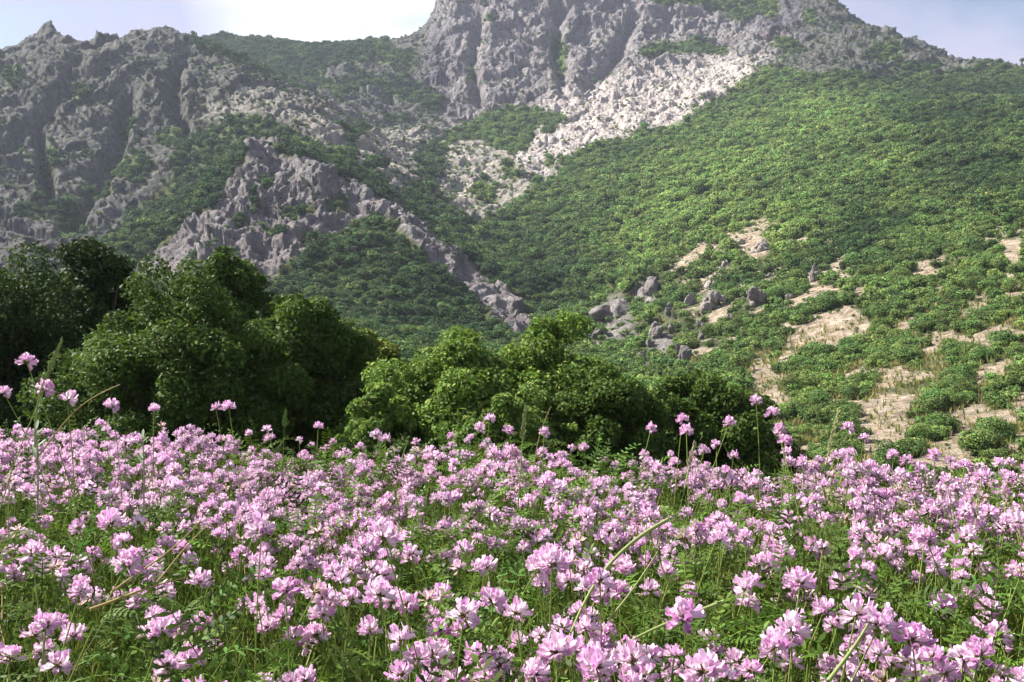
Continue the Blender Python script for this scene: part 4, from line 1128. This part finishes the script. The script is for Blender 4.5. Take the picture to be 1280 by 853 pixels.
stalk('grass_stalk', 'thin leaning grass blade at the centre, right of the upright stalk', 'grass', [(664, 640), (668, 580), (676, 540), (689, 508)], (1.52, 1.52), .0009, STRAW)
stalk('grass_stalk', 'pale yellowish seed spike rising from the mauve flowers on the right', 'grass', [(1030, 590), (1036, 565), (1042, 540), (1048, 516)], (1.55, 1.55), .0011, (0.48, 0.48, 0.24), .7)
stalk('grass_stalk', 'short blunt seed spike leaning among flowers right of centre', 'grass', [(856, 610), (860, 590), (864, 572), (868, 556)], (1.6, 1.6), .0011, (0.50, 0.46, 0.28), .55)
stalk('plant_stem', 'thick pale stem bending down left across the foreground, right of centre', 'stem', [(835, 650), (775, 692), (735, 745), (706, 812)], (1.0, .86), .0021, PALEG)
stalk('plant_stem', 'second pale stem below the bending one, slanting down left', 'stem', [(905, 752), (845, 775), (800, 795), (770, 815)], (.86, .84), .0018, PALEG)
stalk('straw', 'dry straw lying across the left foreground, lowest of three', 'straw', [(112, 762), (150, 748), (192, 733), (235, 722)], (.9, .93), .0014, STRAW)
stalk('straw', 'dry straw slanting up right across the left foreground, middle of three', 'straw', [(138, 742), (175, 715), (210, 690), (250, 652)], (.92, .96), .0011, STRAW)
stalk('straw', 'dry straw slanting up right in the left foreground, rightmost of three', 'straw', [(196, 728), (215, 705), (236, 680), (262, 655)], (.92, .96), .0010, STRAW)
stalk('plant_stem', 'pale stem rising to the right at the bottom, under the big right cluster', 'stem', [(1035, 852), (1052, 830), (1070, 805), (1085, 780)], (.78, .82), .0020, PALEG)
stalk('plant_stem', 'thin pale stem slanting up right just beside the bending stem', 'stem', [(760, 775), (785, 745), (806, 715), (822, 690)], (.9, .95), .0011, PALEG)
stalk('grass_stalk', 'thin green blade left of the two long stalked flowers on the right', 'grass', [(925, 590), (915, 575), (908, 562), (900, 550)], (1.58, 1.58), .0010, GRN)
stalk('grass_stalk', 'short green blade standing before the dark gap in the trees', 'grass', [(352, 600), (354, 570), (355, 545), (357, 515)], (1.7, 1.7), .0009, GRN, .2)

# silvery leafed shoots near the left edge
def shoot(label, u, v, d, seed):
    r = np.random.default_rng(seed); p = P(u, v, d)
    e = empty('leafy_shoot', (p[0], p[1], p[2] - .12))
    mb = MB(); vv, q = tube(bez((0, 0, 0), (0.004, 0, .06), (0, 0, .125), 6), .0012, 5); mb.add(vv, q, (0.3, 0.36, 0.2))
    obj('stem', mb.mesh('stem', M_green, True), e)
    for i in range(7):
        az = i * 2.4; l = r.uniform(.012, .02); ml = MB()
        out = np.array((math.cos(az), math.sin(az), 0)); z0 = .075 + .008 * i
        path = bez((0, 0, z0), out * l * .6 + (0, 0, z0 + .008), out * l + (0, 0, z0 + .012), 5)
        vv, q = petal(path, np.array((.0006, .0018, .0022, .0016, .0003)), (-math.sin(az), math.cos(az), 0), .25)
        ml.add(vv, q, np.array((0.34, 0.42, 0.27)) * r.uniform(.8, 1.15)); obj('leaf', ml.mesh('leaf', M_green, True), e)
    tag(e, label, 'plant', 'silvery leafed shoots')
shoot('silvery leafed shoot under the tall grass spike at far left', 45, 540, 1.34, 1)
shoot('silvery leafed shoot right of the straw, before the dark trees', 178, 550, 1.5, 2)

# ------------------------------------------------------------------ air
hz = bpy.data.materials.new('haze_air'); hz.use_nodes = True
t = hz.node_tree; t.nodes.clear()
ho = N(t, 'ShaderNodeOutputMaterial'); pv_ = N(t, 'ShaderNodeVolumePrincipled')
pv_.inputs['Color'].default_value = (0.74, 0.82, 1.0, 1); pv_.inputs['Density'].default_value = 0.00010; pv_.inputs['Anisotropy'].default_value = 0.2
t.links.new(pv_.outputs[0], ho.inputs['Volume'])
zlo, zhi = -14.0, float(Z2.max()) + 25.0
x0, x1, y0, y1 = float(X2.min()) - 30, float(X2.max()) + 30, -30.0, float(Y2.max()) + 30
bv = np.array([(x, y, z) for z in (zlo, zhi) for y in (y0, y1) for x in (x0, x1)])
bq = np.array([(0, 2, 3, 1), (4, 5, 7, 6), (0, 1, 5, 4), (2, 6, 7, 3), (0, 4, 6, 2), (1, 3, 7, 5)])
tag(obj('haze', make_mesh('haze', bv, bq, hz)), 'thin bluish haze in front of the mountains', 'haze', kind='stuff')
print('zmin', Z2.min(), 'zmax', Z2.max())
